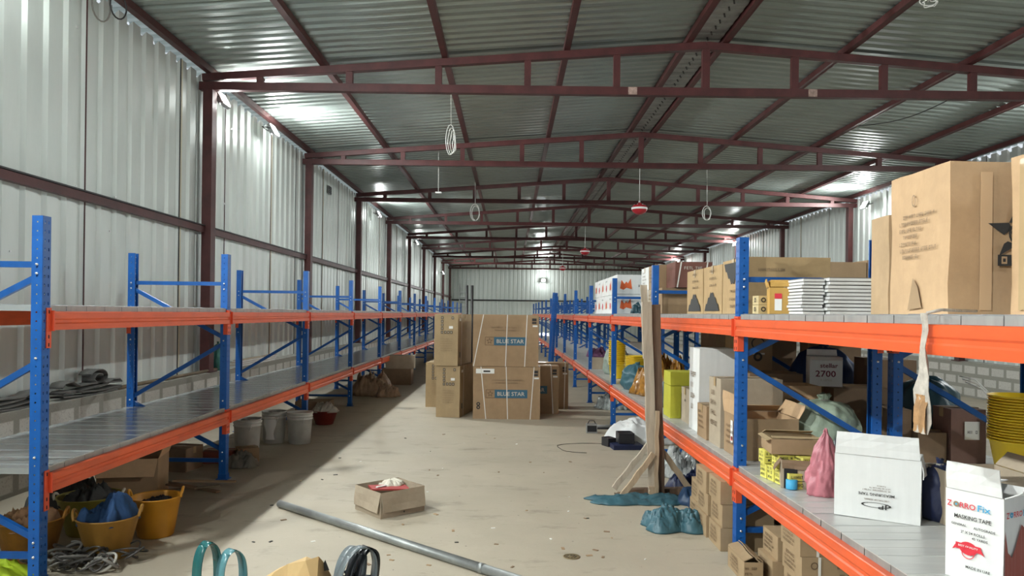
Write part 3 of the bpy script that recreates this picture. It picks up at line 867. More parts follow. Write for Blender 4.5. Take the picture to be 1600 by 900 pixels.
tubs = [('bright orange-yellow rubber tub, farthest right of the tubs under the left rack', -2.42, 5.08, .115, .158, .27, YO),
        ('yellow rubber tub holding a blue cloth under the left rack', -2.50, 4.62, .115, .178, .26, YT),
        ('dirty orange tub holding brown sacking beside the first blue post', -2.96, 4.58, .13, .19, .25, OR2),
        ('olive yellow tub with a pale handle in the shade behind the other tubs', -2.90, 5.12, .14, .20, .26, YG)]
for lab, x, y, r0, r1, h, m in tubs:
    t = pail(lab, x, y, 0, r0, r1, h, m, name='rubber_tub', cat='tub', group='rubber tubs under the left rack', handle=False, ribs=False, rz=R(20))
    hd = MB()
    for s in (-1, 1):
        pts = [(s*(r1*1.0+.012*math.sin(a_)), math.cos(a_)*.06, h*.97+math.sin(a_)*(.055 if m is not YG else .03)) for a_ in [PI*k/10 for k in range(11)]]
        g = MB(); g.tube(pts, .009, m if m is not YG else M('pale_grip', (.6, .56, .45), .6), 8); g.obj('handle', t)
BLC = fabric('blue_cloth', (.018, .07, .19), .8, .35)
heap('blue cloth bundled in the yellow tub', -2.50, 4.62, .215, .145, .14, .22, BLC, 7, name='blue_cloth', cat='cloth', fold=1.7, nx=40, rough=.6)
heap('black scraps filling the bright orange-yellow tub', -2.42, 5.08, .20, .12, .12, .07, M('black_scrap', (.02, .02, .025), .7), 2, name='scrap_pile', cat='scraps', nx=30)
heap('brown sacking stuffed in the dirty orange tub', -2.96, 4.58, .20, .15, .15, .18, M('brown_sacking', (.36, .20, .10), .8, var=.4), 11, name='brown_sacking', cat='sacking', nx=30)
heap('dark rags in the olive tub in the shade', -2.90, 5.12, .20, .16, .16, .15, M('dark_rag', (.05, .05, .045), .8, var=.4), 12, name='rag_pile', cat='rags', nx=30)
carton('open brown carton in the shade below the first left shelf', -3.12, 6.15, 0, .46, .36, .33, R(12), CARD, None, open_={'R': (20, .18), 'F': (150, .15), 'B': (60, .2)}, flapmat=CARDL, cat='carton')
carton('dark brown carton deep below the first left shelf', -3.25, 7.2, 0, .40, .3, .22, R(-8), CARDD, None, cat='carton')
carton('small reddish carton beneath the left shelf by the second blue post', -2.95, 7.55, 0, .30, .22, .12, R(5), CARDR, None, cat='carton')
heap('dark bundle of sacking beneath the left shelf beside the back wall', -3.35, 5.6, 0, .30, .3, .35, M('dark_rag', (.05, .05, .045)), 31, name='sacking_bundle', cat='sacking', nx=34)
heap('grey bag slumped on the floor before the nearest white pail', onz(375, 730, 0).x, onz(375, 730, 0).y+.05, 0, .15, .12, .18, M('grey_bag', (.25, .23, .19), .8, var=.3), 15, name='slumped_bag', cat='bag', nx=30)
carton('small brown carton between the slumped grey bag and the pails', -2.70, 7.62, 0, .2, .2, .14, R(30), CARD, None, cat='carton')
# cable heap
rnd = random.Random(4); mb = MB()
cabm = [M('cable_grey', (.20, .19, .17), .6), M('cable_dark', (.06, .055, .05), .6), M('cable_pale', (.55, .53, .48), .6)]
for k in range(20):
    c0 = Vector((-2.56+rnd.uniform(-.18, .24), 4.42+rnd.uniform(-.10, .14), 0)); r = rnd.uniform(.05, .14); ph = rnd.uniform(0, 6); pts = []
    for q in range(44):
        a_ = ph+q*.19; pts.append((c0.x+r*math.cos(a_)*(1+.25*math.sin(a_*.55+k)), c0.y+r*.8*math.sin(a_), .012+.035*(1+math.sin(a_*1.4+k*1.3))+.0015*k))
    mb.tube(pts, rnd.choice((.005, .007, .009)), cabm[2] if k == 3 else rnd.choice(cabm[:2]), 6)
tag(mb.obj('cable_tangle'), 'tangle of grey cables and straps at the foot of the first blue post', 'cables', None, 'stuff')
heap('neon yellow safety vest on the floor left of the first blue post', -2.95, 4.22, 0, .20, .13, .13, M('neon_vest', (.55, .75, .03), .7, var=.2), 5, name='safety_vest', cat='vest', nx=34)
# lumber scraps by second post
for k, (x0, y0, x1, y1, w_, m) in enumerate([(-3.1, 6.6, -2.45, 6.25, .05, CARDD), (-3.0, 6.15, -2.5, 6.4, .035, M('old_wood', (.22, .17, .11), .8, var=.4)), (-2.95, 6.5, -2.4, 6.5, .04, CARD), (-3.05, 6.35, -2.6, 6.15, .03, CARDD)]):
    mb = MB(); mb.bar((x0, y0, .012+.016*k), (x1, y1, .012+.016*k), w_, .014, m)
    tag(mb.obj('wood_offcut'), ['wide dark wood offcut lying lowest before the second blue post', 'narrow old wood offcut crossing the others before the second blue post', 'tan offcut pointing straight across before the second blue post', 'short dark offcut on top of the offcuts by the second blue post'][k], 'wood offcut', 'wood offcuts on the floor')
# sacks and boxes farther along the left
BRS = M('brown_plastic_sack', (.42, .28, .18), .5, var=.45, vscale=9, bmp=.4)
heap('crumpled brown sacks spilling from under the left rack past the pails', -2.62, 13.9, 0, .40, .35, .55, BRS, 21, name='brown_sack', cat='sack', nx=44, fold=4)
heap('smaller crumpled brown sack beside the spilling sacks on the left', -2.25, 13.6, 0, .24, .22, .30, BRS, 25, name='brown_sack', cat='sack', nx=34, fold=4)
carton('brown carton on the floor under the left rack beyond the brown sacks', -2.42, 15.95, 0, .62, .4, .34, 0, CARDD, None, cat='carton')
carton('pale-topped carton stacked on a brown one beyond the brown sacks', -2.36, 15.95, .345, .60, .4, .28, R(3), CARDG, None, cat='carton')
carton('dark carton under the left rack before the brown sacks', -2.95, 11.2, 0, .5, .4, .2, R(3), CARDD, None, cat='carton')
# on the block ledge
CARP = M('grey_carpet', (.16, .16, .15), .95, var=.3, vscale=12, bmp=.5, bscale=80)
def carpet(lab, y, z, seed, n=4, L=1.5, h=.07):
    mb = MB(); t = .014; x0, x1 = XL+.02, XL+.15; pts = []
    # folded S profile in y-z, extruded over x
    rnd = random.Random(seed); yy = 0; prof = []
    for k in range(n):
        a0, a1 = (-L/2, L/2) if k % 2 == 0 else (L/2, -L/2)
        for q in range(9):
            f = q/8; prof.append((a0+(a1-a0)*f*.97, z+.012+k*h/n*1.6+.012*math.sin(f*5+seed+k)+(.02*k if f > .8 else 0)))
        prof.append((a1*1.03, z+.012+(k+.5)*h/n*1.6))
    vs = []; N = len(prof)
    for (a_, b_) in prof:
        for xx in (x0, x1): vs.append((xx, y+a_, b_)); vs.append((xx, y+a_, b_+t))
    fs = []
    for i in range(N-1):
        p_, q_ = i*4, (i+1)*4
        fs += [(p_, p_+2, q_+2, q_), (p_+1, q_+1, q_+3, p_+3), (p_, q_, q_+1, p_+1), (p_+2, p_+3, q_+3, q_+2)]
    mb.add(vs, fs, CARP, True)
    return mb
for lab, y, sd, n, L in [('folded grey carpet on the block ledge left of the first blue post', 5.95, 1, 4, 1.1), ('folded grey carpet with curled end on the block ledge between two blue posts', 7.25, 2, 4, 1.0)]:
    mb = carpet(lab, y, .70, sd, n, L)
    if sd == 2:
        pts = []; 
        for q in range(26):
            a_ = q*.36; r = .035+.0045*q*.7; pts.append((y+.1+r*1.5*math.cos(a_), .86+r*.75*math.sin(a_)))
        vs = []
        for (a_, b_) in pts:
            for xx in (XL+.02, XL+.15): vs.append((xx, a_, b_)); vs.append((xx, a_, b_+.013))
        fs = []
        for i in range(len(pts)-1):
            p_, q_ = i*4, (i+1)*4
            fs += [(p_, p_+2, q_+2, q_), (p_+1, q_+1, q_+3, p_+3), (p_, q_, q_+1, p_+1), (p_+2, p_+3, q_+3, q_+2)]
        mb.add(vs, fs, CARP, True)
    tag(mb.obj('folded_carpet'), lab, 'carpet', 'folded carpets on the ledge')
mb = MB(); mb.tube([(XL+.12, 7.75, .722), (XL+.12, 10.55, .725)], .02, M('old_wood', (.22, .17, .11)), 10); tag(mb.obj('wooden_pole'), 'thin wooden pole lying along the left block ledge', 'pole')
sack('teal sack on the left ledge beyond the first steel column', XL+.10, 10.42, .70, .085, .12, .42, M('net_green', (.03, .16, .13), .6, var=.3), 3, cat='sack', name='teal_sack')
for k in range(3):
    mb = MB(); mb.box(XL+.0, XL+.15, 11.0+.1*k, 12.8+.06*k, .70+.03*k, .722+.03*k, CARDW); mb.box(XL+.01, XL+.14, 11.02+.1*k, 12.78+.06*k, .722+.03*k, .729+.03*k, CARDG)
    tag(mb.obj('flat_board'), 'flat white board on the left ledge, %s of three in the stack' % ['lowest', 'middle', 'topmost'][k], 'board', 'white boards on the ledge')
mb = MB(); mb.box(XL-.045, XL-.02, 17.05, 17.35, 4.28, 4.46, M('grey_plate', (.16, .17, .17), .6)); 
for k in range(4): mb.box(XL-.02, XL-.012, 17.07, 17.33, 4.30+k*.04, 4.32+k*.04, SLOT)
tag(mb.obj('wall_vent'), 'small dark grey vent high on the left wall after the second column', 'vent')

# foreground bags
def strap_loop(x, y, z0, z1, w, sway, mat, wid=.03, th=.004, rz=0):
    mb = MB(); n = 22; vs = []; fs = []
    for i in range(n+1):
        a_ = PI*i/n; px = -math.cos(a_)*w/2; q = math.sin(a_)**.6; pz = z0+(z1-z0)*q
        px += sway*(q-.3)
        tw = .3*math.sin(a_*2)
        for s in (-1, 1):
            for l in (0, 1):
                vs.append((x+px+(th*l if math.cos(a_) > 0 else -th*l)*1.0, y+s*wid/2+tw*.02, pz+(th*l)))
    for i in range(n):
        p_, q_ = i*4, (i+1)*4
        fs += [(p_, p_+2, q_+2, q_), (p_+1, q_+1, q_+3, p_+3), (p_, q_, q_+1, p_+1), (p_+2, p_+3, q_+3, q_+2)]
    mb.add(vs, fs, mat, True); return mb
TG = M('teal_vinyl', (.02, .13, .13), .2, var=.3); TG2 = M('pale_teal_vinyl', (.12, .30, .33), .25, var=.3); BKV = M('black_vinyl', (.03, .036, .042), .25, var=.3); BGV = M('slate_vinyl', (.16, .19, .20), .3, var=.3)
p = at(323, 848, 3.55); t = thing('carry_bag', 'teal bag whose two upright handles rise at the bottom left of the aisle', 'bag', (p.x+.06, 3.55, 0), 0)
sk = sack('x', 0, 0, 0, .20, .13, .27, TG, 3); b_ = kids(sk)[0]; 
for k_ in kids(sk):
    if k_.name.startswith('tie'): D.objects.remove(k_)
b_.parent = t; D.objects.remove(sk)
for (x_, y_, z_, w_, m_, r_) in ((-.055, 0, p.z, .13, TG, 62), (.05, .03, p.z-.045, .14, TG2, 58)):
    o = strap_loop(0, 0, .16, z_, w_, .0, m_, .06, .006).obj('handle', t); o.location = (x_, y_, 0); o.rotation_euler = (0, 0, R(r_))
p = at(560, 853, 3.6); t = thing('carry_bag', 'black bag with a cluster of curved handles at the bottom centre of the aisle', 'bag', (p.x-.03, 3.6, 0), 0)
sk = sack('x', 0, 0, 0, .22, .13, .30, BKV, 8); b_ = kids(sk)[0]
for k_ in kids(sk):
    if k_.name.startswith('tie'): D.objects.remove(k_)
b_.parent = t; D.objects.remove(sk)
for k, (x_, w_, dz, m_, yy) in enumerate([(.03, .15, 0, BGV, -.04), (.045, .12, -.012, BKV, .0), (.06, .09, -.03, BKV, .03), (-.02, .16, -.03, BGV, .05)]):
    o = strap_loop(0, 0, .18, p.z+dz, w_+.05, .035, m_, .05, .006).obj('handle', t); o.location = (x_, yy, 0); o.rotation_euler = (0, 0, R(40+9*k))
mb = MB(); mb.add([(-.16, 0, .28), (-.13, 0, .34), (-.11, .0, .29), (-.13, .04, .28)], [(0, 1, 2), (0, 3, 1), (1, 3, 2)], BKV); mb.obj('loose_flap', t)
# crumpled kraft paper bag
p = at(465, 880, 3.6); t = thing('paper_bag', 'crumpled tan paper bag with a pointed corner at the bottom of the picture', 'paper bag', (p.x, 3.6, 0), 0)
zz = at(500, 864, 3.6).z
KP = card('kraft_paper', (.66, .46, .22), (.55, .37, .17))
rings = [(0, [(-.15, -.1), (.0, -.12), (.13, -.1), (.15, .1), (0, .12), (-.14, .1)]), (.2, [(-.17, -.12), (-.02, -.10), (.12, -.11), (.16, .09), (.02, .13), (-.16, .11)])]
vs = [(x, y, z) for z, r in rings for x, y in r]+[(-.19, -.05, zz-.13), (-.09, -.075, zz-.07), (-.03, -.06, zz-.035), (.06, -.08, zz-.012), (.115, -.05, zz), (.13, .02, zz-.06), (.03, .05, zz-.035), (-.1, .05, zz-.09)]
fs = [(0, 1, 7, 6), (1, 2, 8, 7), (2, 3, 9, 8), (3, 4, 10, 9), (4, 5, 11, 10), (5, 0, 6, 11), (6, 7, 13, 12), (7, 14, 13), (7, 8, 15, 14), (8, 16, 15), (8, 9, 17, 16), (9, 10, 18, 17), (10, 11, 19, 18), (11, 6, 12, 19), (5, 4, 3, 2, 1, 0), (12, 13, 19), (13, 14, 18, 19), (14, 15, 18), (15, 16, 17, 18)]
mb = MB(); mb.add(vs, fs, KP); mb.obj('bag_body', t)
# ------------------------------------------------------------------ right racks: upper shelf
def fbox(label, x0, x1, y0, y1, z, h, **k):
    return carton(label, (x0+x1)/2, (y0+y1)/2, z, x1-x0, y1-y0, h, **k)
lp = lambda w, h, sd: [('dash', -w*.30+(.0 if i % 3 else .03), -w*.30+rr*w, h*(.70-.048*i), h*.026, INKG, sd+i) for i, rr in enumerate([.62, .52, .42, .33, .36, .66, .34])]
big = fbox('huge brown carton with a black star mark on the near right upper shelf', 1.775, 2.36, 3.0, 3.46, UZ, .625, mat=CARDL, cat='carton', amp=.012, tape=None,
     prints={'L': lp(.46, .62, 50)+[('ring', -.02, .50, .02, .026, INKG, .6), ('poly', [(-.06, .02), (-.02, .16), (.02, .12), (.05, .03)], CARD)],
             'F': [('poly', [(-.14, .372), (-.055, .375), (-.04, .35), (-.075, .325)], INK), ('poly', [(-.055, .375), (-.02, .45), (.015, .375)], INK), ('poly', [(.015, .375), (.11, .372), (.03, .325)], INK), ('poly', [(-.075, .29), (-.06, .30), (-.02, .285), (-.095, .24)], INK), ('poly', [(.03, .29), (.06, .235), (-.01, .28)], INK), ('ring', -.02, .33, .036, .045, INK, .8), ('ring', -.035, .335, .004, .012, INK), ('rect', -.10, .20, .12, .245, INK), ('rect', -.085, .208, -.062, .238, CARDL), ('rect', -.079, .216, -.068, .23, INK)]})
tb = MB()
for xx in (-.17,): tb.box(xx, xx+.048, -.2375, -.2365, .02, .58, M('clear_tape', (.66, .45, .27), .18))
tb.obj('tape', big)
fbox('tall pale brown carton at the right edge of the photo on the near upper shelf', 1.96, 2.38, 2.35, 2.90, UZ, .615, mat=CARDL, cat='carton', amp=.010, prints={'L': [('rect', -.22, .02, -.17, .6, TAPE)]})
fbox('narrow brown printed carton standing behind the huge star carton', 1.90, 2.36, 3.72, 3.90, UZ, .50, mat=card('cardboard_mid', (.52, .36, .21)), cat='carton', amp=.006, tape='y',
     prints={'F': [('dash', -.21, -.03-rr, .34-.04*i, .018, INKG, 80+i) for i, rr in enumerate([.05, .0, .02, .06, .07, .07, .08, .01])]+[('poly', [(-.17, .0), (-.15, .07), (-.13, .07), (-.12, 0)], CARDD)]})
# stacks of white flat cartons
WB = M('white_board_edge', (.76, .76, .74), .6, var=.12, vscale=9); WBD = M('board_gap', (.16, .15, .14), .8)
rnd = random.Random(6)
for s_, (x0, x1, y0, n, dz, wh) in enumerate([(1.625, 1.745, 4.12, 11, .0182, 'small left'), (1.755, 2.06, 4.08, 10, .0205, 'wide right')]):
    for k in range(n):
        a_, b_ = rnd.uniform(-.008, .008), rnd.uniform(-.006, .006)
        mb = MB(); z0 = UZ+k*dz+.001; mb.box(x0+a_, x1+a_, y0+b_, y0+.27+b_, z0, z0+dz-.006, WB); mb.box(x0+a_+.004, x1+a_-.004, y0+b_+.005, y0+.26+b_, z0+dz-.006, z0+dz-.001, WBD)
        tag(mb.obj('flat_carton'), 'flat white carton, %s stack on the near upper shelf, %s from the bottom' % (wh, ORD[k]), 'flat carton', 'flat white cartons on the near upper shelf')
fbox('big dull brown carton at the back of the lower second-row shelf behind the lettered carton', 2.90, 3.30, 6.95, 7.40, DZ, .72, mat=CARDD, cat='carton')
fbox('dark carton behind the twin blue posts at the back of the second row', 3.0, 3.30, 6.0, 6.45, DZ, .62, mat=CARDD, cat='carton')
# golden open box with red label
GOLD = card('golden_card', (.62, .37, .10))
gx = X(1214, 460, 4.35)
t = carton('small golden open-topped box with a red label beside the white flat cartons', gx+.04, 4.42, UZ, .125, .16, .155, R(-14), GOLD, None, open_={'L': (15, .05), 'F': (-35, .05), 'B': (-35, .05)}, cat='box',
           prints={'F': [('rect', -.035, .09, .005, .12, INKR), ('rect', -.035, .02, .005, .088, PAPER)], 'L': [('ring', 0, .16, .006, .014, INK)]})
sm = card('small_carton_cream', (.62, .50, .27))
k = 0
for (x, y, z, lab) in [(1.535, 4.55, 0, 'bottom left'), (1.60, 4.55, 0, 'bottom right'), (1.535, 4.55, .056, 'top left'), (1.60, 4.55, .056, 'top right')]:
    carton('tiny cream carton with black oval by the near right blue post, %s of four' % lab, x, y, UZ+z, .058, .11, .054, 0, sm, 'tiny cream cartons by the post', tape=None, cat='box', amp=.001,
           prints={'F': [('ring', 0, .028, .008, .015, INK)], 'L': [('ring', 0, .028, .008, .014, INK)]})
for q in range(5):
    mb = MB(); x0 = 1.64+.02*(q % 3); z0 = UZ+.014+.026*(q//3)+ (0 if q < 3 else 0); mb.tube([(x0, 4.38, z0), (x0-.02, 4.7, z0)], .0115, M('wrapped_rod', (.42, .22, .13), .4, var=.5, vscale=30), 10)
    mb.tube([(x0, 4.379, z0), (x0, 4.381, z0)], .009, INKLT, 10)
    tag(mb.obj('wrapped_rod'), 'brown wrapped rod end beside the tiny cream cartons, %s row of the bundle' % ('lower' if q < 3 else 'upper'), 'rod', 'wrapped rods on the near upper shelf')
mb = MB(); mb.lathe([(.034, 0), (.036, .004), (.036, .05), (.034, .054), (.014, .054), (.014, 0)], M('tape_roll_brown', (.10, .05, .03), .3), 24)
o = mb.obj('tape_roll', loc=(1.675, 4.47, UZ+.094)); o.rotation_euler = (R(90), 0, 0); tag(o, 'dark brown tape roll lying on the wrapped rods', 'tape roll')
fbox('long brown carton behind the near blue top rail, longer left one of the pair', 1.95, 3.05, 6.35, 6.85, UZ, .46, mat=CARD, cat='carton', tape=None)
fbox('brown carton behind the near blue top rail, shorter right one of the pair', 3.06, 3.40, 6.35, 6.85, UZ, .48, mat=CARD, cat='carton', tape=None)
# mountain cartons
def jag(w, h, up=True, base=.06, top=.42):
    rnd = random.Random(3); n = 13; pts = []
    for i in range(n):
        f = i/(n-1); hh = (1-abs(2*f-1)**1.3)*(top-base)*h; pts.append((-w*.40+w*.80*f, base*h+.03*h+hh+(.016 if i % 2 else -.008)))
    if not up: pts = [(u, h*(1.0)-v) for u, v in pts]
    b0 = base*h if up else h*(1-base)
    P = [(-w*.40, b0)]+pts+[(w*.40, b0)]
    # triangulated strip to keep the concave outline
    out = []
    for i in range(n-1):
        out.append(('poly', [(pts[i][0], b0), (pts[i+1][0], b0), pts[i+1], pts[i]], INK))
    return out
def lines3(w, h, vs): 
    return [('dash', w*.0 if 0 else -w*.12, w*.26, h*v, .018, INKB, int(v*100)) for v in vs]
for i, (y0, y1, up, lab, hh) in enumerate([(4.98, 5.50, False, 'upside-down peak, nearest', .385), (5.52, 6.04, True, 'peak, middle', .372), (6.06, 6.60, True, 'peak, farthest', .372)]):
    it = jag(y1-y0, hh, up)
    it += lines3(y1-y0, hh, (.42, .27, .14) if not up else (.90, .74, .60))
    if not up: it += [('poly', [(.10, .17), (.13, .17), (.135, .15), (.115, .135), (.095, .15)], INKB)]
    fbox('tan carton printed with a black %s of three on the right upper shelf' % lab, 1.575, 2.15, y0, y1, UZ, hh, mat=card('cardboard_ochre', (.50, .34, .17)), cat='carton', group='peak-printed cartons', prints={'L': it, 'F': [('dash', -.2, .0, .3, .02, INKG, 3)]})
# two-tier group beyond
tier = [(7.62, 8.02, 'brown', CARD), (8.04, 8.40, 'brown', CARDG), (8.42, 8.85, 'white', CARDW)]
ZT = UZ+.272
for i, (y0, y1, c, m) in enumerate(tier):
    fbox('%s carton in the lower tier past the peak-printed cartons, %s from the camera' % (c, ORD[i]), 1.56, 2.0, y0, y1, UZ, .268, mat=m, cat='carton', group='two-tier cartons on the right upper shelf', prints={'L': small_print(.4, .26, 60+i)})
for i, (y0, y1, c, m) in enumerate([(7.15+.42, 8.0, 'strapped dark red', card('cardboard_maroon', (.20, .085, .065))), (8.03, 8.42, 'brown', CARD), (8.45, 8.9, 'white', CARDW)]):
    fbox('%s carton in the upper tier past the peak-printed cartons, %s from the camera' % (c, ORD[i]), 1.57 if i else 1.68, 2.02 if i else 2.06, y0, y1, ZT, .262, mat=m, cat='carton', group='two-tier cartons on the right upper shelf',
         prints={'L': small_print(.4, .26, 70+i), 'F': [('dash', -.1, .1, .2, .03, INKLT, 5)] if i == 0 else []}, straps=[('F', -.17, -.13), ('F', .10, .14)] if i == 0 else None, tape=None if i == 0 else 'x')
# white cartons with orange marks
def flame(w, h, a, b, mat):
    return [('poly', [(a-.08, b-.07), (a-.03, b-.09), (a-.01, b-.02), (a-.06, b+.05)], mat), ('poly', [(a-.03, b-.09), (a+.05, b-.03), (a+.01, b+.03), (a-.02, b-.01)], mat), ('poly', [(a+.01, b-.06), (a+.09, b-.08), (a+.07, b+.07), (a+.03, b)], mat)]
ys = [10.45+.46*i for i in range(6)]
nn = 0
for lv in range(2):
    for i, y0 in enumerate(ys):
        it = flame(.44, .27, 0, .15, INKO) if (i+lv) % 2 == 0 else [('poly', [(-.06, .1), (.0, .05), (.06, .1), (.03, .16), (-.03, .16)], INKR), ('dash', -.1, .1, .22, .02, INK, i)]
        fbox('white carton with orange and red marks, %s tier, %s along from the camera' % (['bottom', 'top'][lv], ORD[i]), 1.50, 2.05 if i else 1.94, y0, y0+.445, UZ+lv*.278, .274, mat=CARDW, cat='carton', group='white cartons with orange marks',
             prints={'L': it, 'F': flame(.5, .27, -.1, .15, INKO)+[('dash', .08, .2, .12, .03, INK, 8)]}, tape=None)
    fbox('white carton with orange mark at the back of the shelf, %s tier' % ['bottom', 'top'][lv], 1.96, 2.36, 10.45, 10.9, UZ+lv*.278, .274, mat=CARDW, cat='carton', group='white cartons with orange marks', prints={'F': flame(.4, .27, 0, .14, INKO)}, tape=None)

# ------------------------------------------------------------------ right racks: lower shelf
# JP box
p0 = onz(1303, 803, DZ); p1 = onz(1438, 822, DZ); wv = p1-p0; w_ = wv.length; rz = math.atan2(wv.y, wv.x); dd = .20
c = (p0+p1)/2+Vector((-math.sin(rz), math.cos(rz), 0))*dd/2
JP = [('text', 'JP', .0, .232, .045, .026, INK), ('ring', .0, .228, .0105, .0125, INK, 5.2),
      ('dash', -.055, .055, .203, .007, INKB, 3), ('text', 'MEASURING TAPE', 0.03, .178, .155, .013, INK), ('dash', -.06, .065, .157, .006, INKB, 6), ('dash', -.06, .03, .146, .006, INKB, 7), ('dash', -.04, .0, .135, .005, INKB, 9)]
JP = [(i_[0], i_[1], i_[2]-.03, *i_[3:]) if i_[0] == 'text' else i_ for i_ in JP]
t = carton('white carton with small upside-down tape-measure print, open flap up, on the near lower shelf', c.x, c.y, DZ, w_, dd, .298, rz, CARDW, None, open_={'F': (3, .105), 'R': (170, .09), 'B': (160, .1)}, prints={'F': JP}, flipped=True, cat='carton', amp=.004)
# masking tape box
p0 = onz(1477, 897, DZ); p1 = Vector((at(1567, 900, 2.60).x, 2.60, DZ)); wv = p1-p0; wv.z = 0; w_ = wv.length; rz = math.atan2(wv.y, wv.x); dd = .27; hh = .326
c = (p0+p1)/2+Vector((-math.sin(rz), math.cos(rz), 0))*dd/2
W = w_
Z = [('text', 'Z', -.086, hh-.052, .017, .021, INKR), ('ring', -.061, hh-.052, .0, .010, INKC), ('ring', -.061, hh-.052, .004, .0105, INKG), ('text', 'RRO', -.020, hh-.052, .056, .021, INKR), ('text', 'Fix', .038, hh-.051, .045, .023, INKC),
     ('text', 'MASKING TAPE', -.002, hh-.094, .13, .015, INK), ('dash', -.08, -.02, hh-.124, .008, INK, 5), ('text', 'GENERAL', -.05, hh-.124, .055, .008, INK), ('text', 'AUTOGRADE', .04, hh-.126, .075, .009, INK),
     ('text', '2" X 24 ROLLS', .0, hh-.148, .085, .010, INK), ('text', '45 YARDS', .025, hh-.165, .055, .009, INK),
     ('ring', -.015, hh-.205, .0, .024, INKR, 1.35), ('rect', -.060, hh-.213, .030, hh-.190, INKR), ('poly', [(-.060, hh-.213), (-.060, hh-.197), (-.073, hh-.220)], INKR), ('poly', [(.030, hh-.213), (.043, hh-.220), (.030, hh-.197)], INKR), ('text', 'BEST QUALITY', -.015, hh-.2, .07, .008, PAPER),
     ('ring', -.015, hh-.222, .018, .021, INKR, 1.1), ('text', 'MADE IN UAE', .02, hh-.272, .085, .010, INK)]
Z = [it for it in Z if not (it[0] == 'dash' and it[-1] == 5)]
RB_ = M('carton_art_red', (.30, .06, .04), .6)
Zs = [('text', 'Z', -.115, hh-.060, .017, .021, INKR), ('ring', -.092, hh-.060, .003, .010, INKC), ('text', 'RRO', -.05, hh-.060, .056, .021, INKR), ('text', 'Fix', .005, hh-.060, .045, .023, INKC)]
zz_ = [(-.134, hh-.11), (-.115, hh-.19), (-.09, hh-.21), (-.07, hh-.18), (-.03, hh-.10), (.05, hh-.16), (.134, hh-.10)]
for a_, b_ in zip(zz_[:-1], zz_[1:]): Zs.append(('poly', [(a_[0], .01), (b_[0], .01), b_, a_], RB_))
t = carton('white masking tape carton with red and blue lettering in the near right corner', c.x, c.y, DZ, w_, dd, hh, rz, CARDW, None, open_={'F': (6, .10), 'R': (60, .07), 'L': (-80, .08)}, prints={'F': Z, 'R': Zs}, cat='carton', amp=.003, flapmat=CARDW)
# pink bag
PINK = M('pink_plastic', (.58, .20, .24), .4, var=.35, vscale=7, bmp=.4)
p = onz(1288, 780, DZ); sack('pink plastic bag slumped against the white carton on the lower shelf', p.x+.045, p.y+.10, DZ, .095, .075, .40, PINK, 5, cat='bag', name='plastic_bag', wrinkle=.26, knot=0, tie=False, peak=True)
# open brown box lying open
p = onz(1245, 765, DZ)
t = carton('battered open brown carton between the yellow cartons and the pink bag', p.x+.035, p.y+.11, DZ, .17, .19, .155, R(-16), CARDG, None, open_={'B': (4, .10), 'L': (150, .07), 'F': (172, .05)}, cat='carton', flapmat=CARDD, amp=.006)
mb = MB(); mb.lathe([(.03, 0), (.031, .004), (.031, .05), (.02, .052), (0, .052)], INKC, 20, c=(-.03, -.112, .002)); mb.box(-.07, .0, -.1, -.098, .0, .11, SLOT); mb.obj('blue_cap', t)
# yellow cartons
def ylw(i, x, y, z, w, d, h, rz, lab):
    it = [('text', 'MTWO', -.0, h*.25, w*.6, h*.25, INK), ('rect', -w*.45, h*.49, w*.45, h*.53, INK), ('dash', -w*.4, w*.35, h*.78, h*.2, INK, i)]
    iL = [('text', 'MTWO', -.0, h*.25, d*.6, h*.2, INK), ('dash', -d*.4, d*.35, h*.6, h*.2, INK, i+3), ('dash', -d*.4, d*.35, h*.85, h*.15, INK, i+5)]
    carton(lab, x, y, z, w, d, h, rz, CARDYL, 'small yellow cartons on the near lower shelf', tape=None, prints={'F': it, 'L': iL}, cat='box', amp=.001)
yc = onz(1200, 745, DZ)
pos = []
for i in range(4): pos.append((1.535+.012*i, 4.42-.088*i, DZ, 'bottom row, %s from the blue post' % ORD[i]))
for i, (x, y, z, l) in enumerate(pos): ylw(i, x+.035, y, z, .10, .082, .085, R(6), 'small yellow and black carton, '+l)
ylw(7, 1.70, 4.20, DZ, .11, .12, .085, R(6), 'small yellow and black carton facing out at the right of the bottom row')
ylw(8, 1.56, 4.42, DZ+.09, .10, .09, .075, R(2), 'small yellow and black carton stacked nearest the blue post')
ylw(9, 1.69, 4.22, DZ+.09, .09, .11, .075, R(10), 'small yellow and black carton stacked second row at right')
ylw(10, 1.59, 4.29, DZ+.09, .09, .10, .075, R(4), 'small yellow and black carton stacked second row in the middle')
carton('shallow brown tray carton on top of the small yellow cartons', 1.66, 4.34, DZ+.172, .29, .24, .085, R(-6), CARD, None, open_={'L': (110, .03), 'F': (-80, .04), 'B': (-70, .06)}, cat='carton', flapmat=CARDY)
# green sack
GS = M('sage_sack', (.36, .44, .33), .5, var=.3, vscale=6, bmp=.5)
sack('large sage green sack tied at the top on the lower right shelf', X(1297, 660, 5.0)+.0, 5.10, DZ, .235, .20, .45, GS, 12, knot=.5, name='tied_sack', cat='sack', wrinkle=.09)
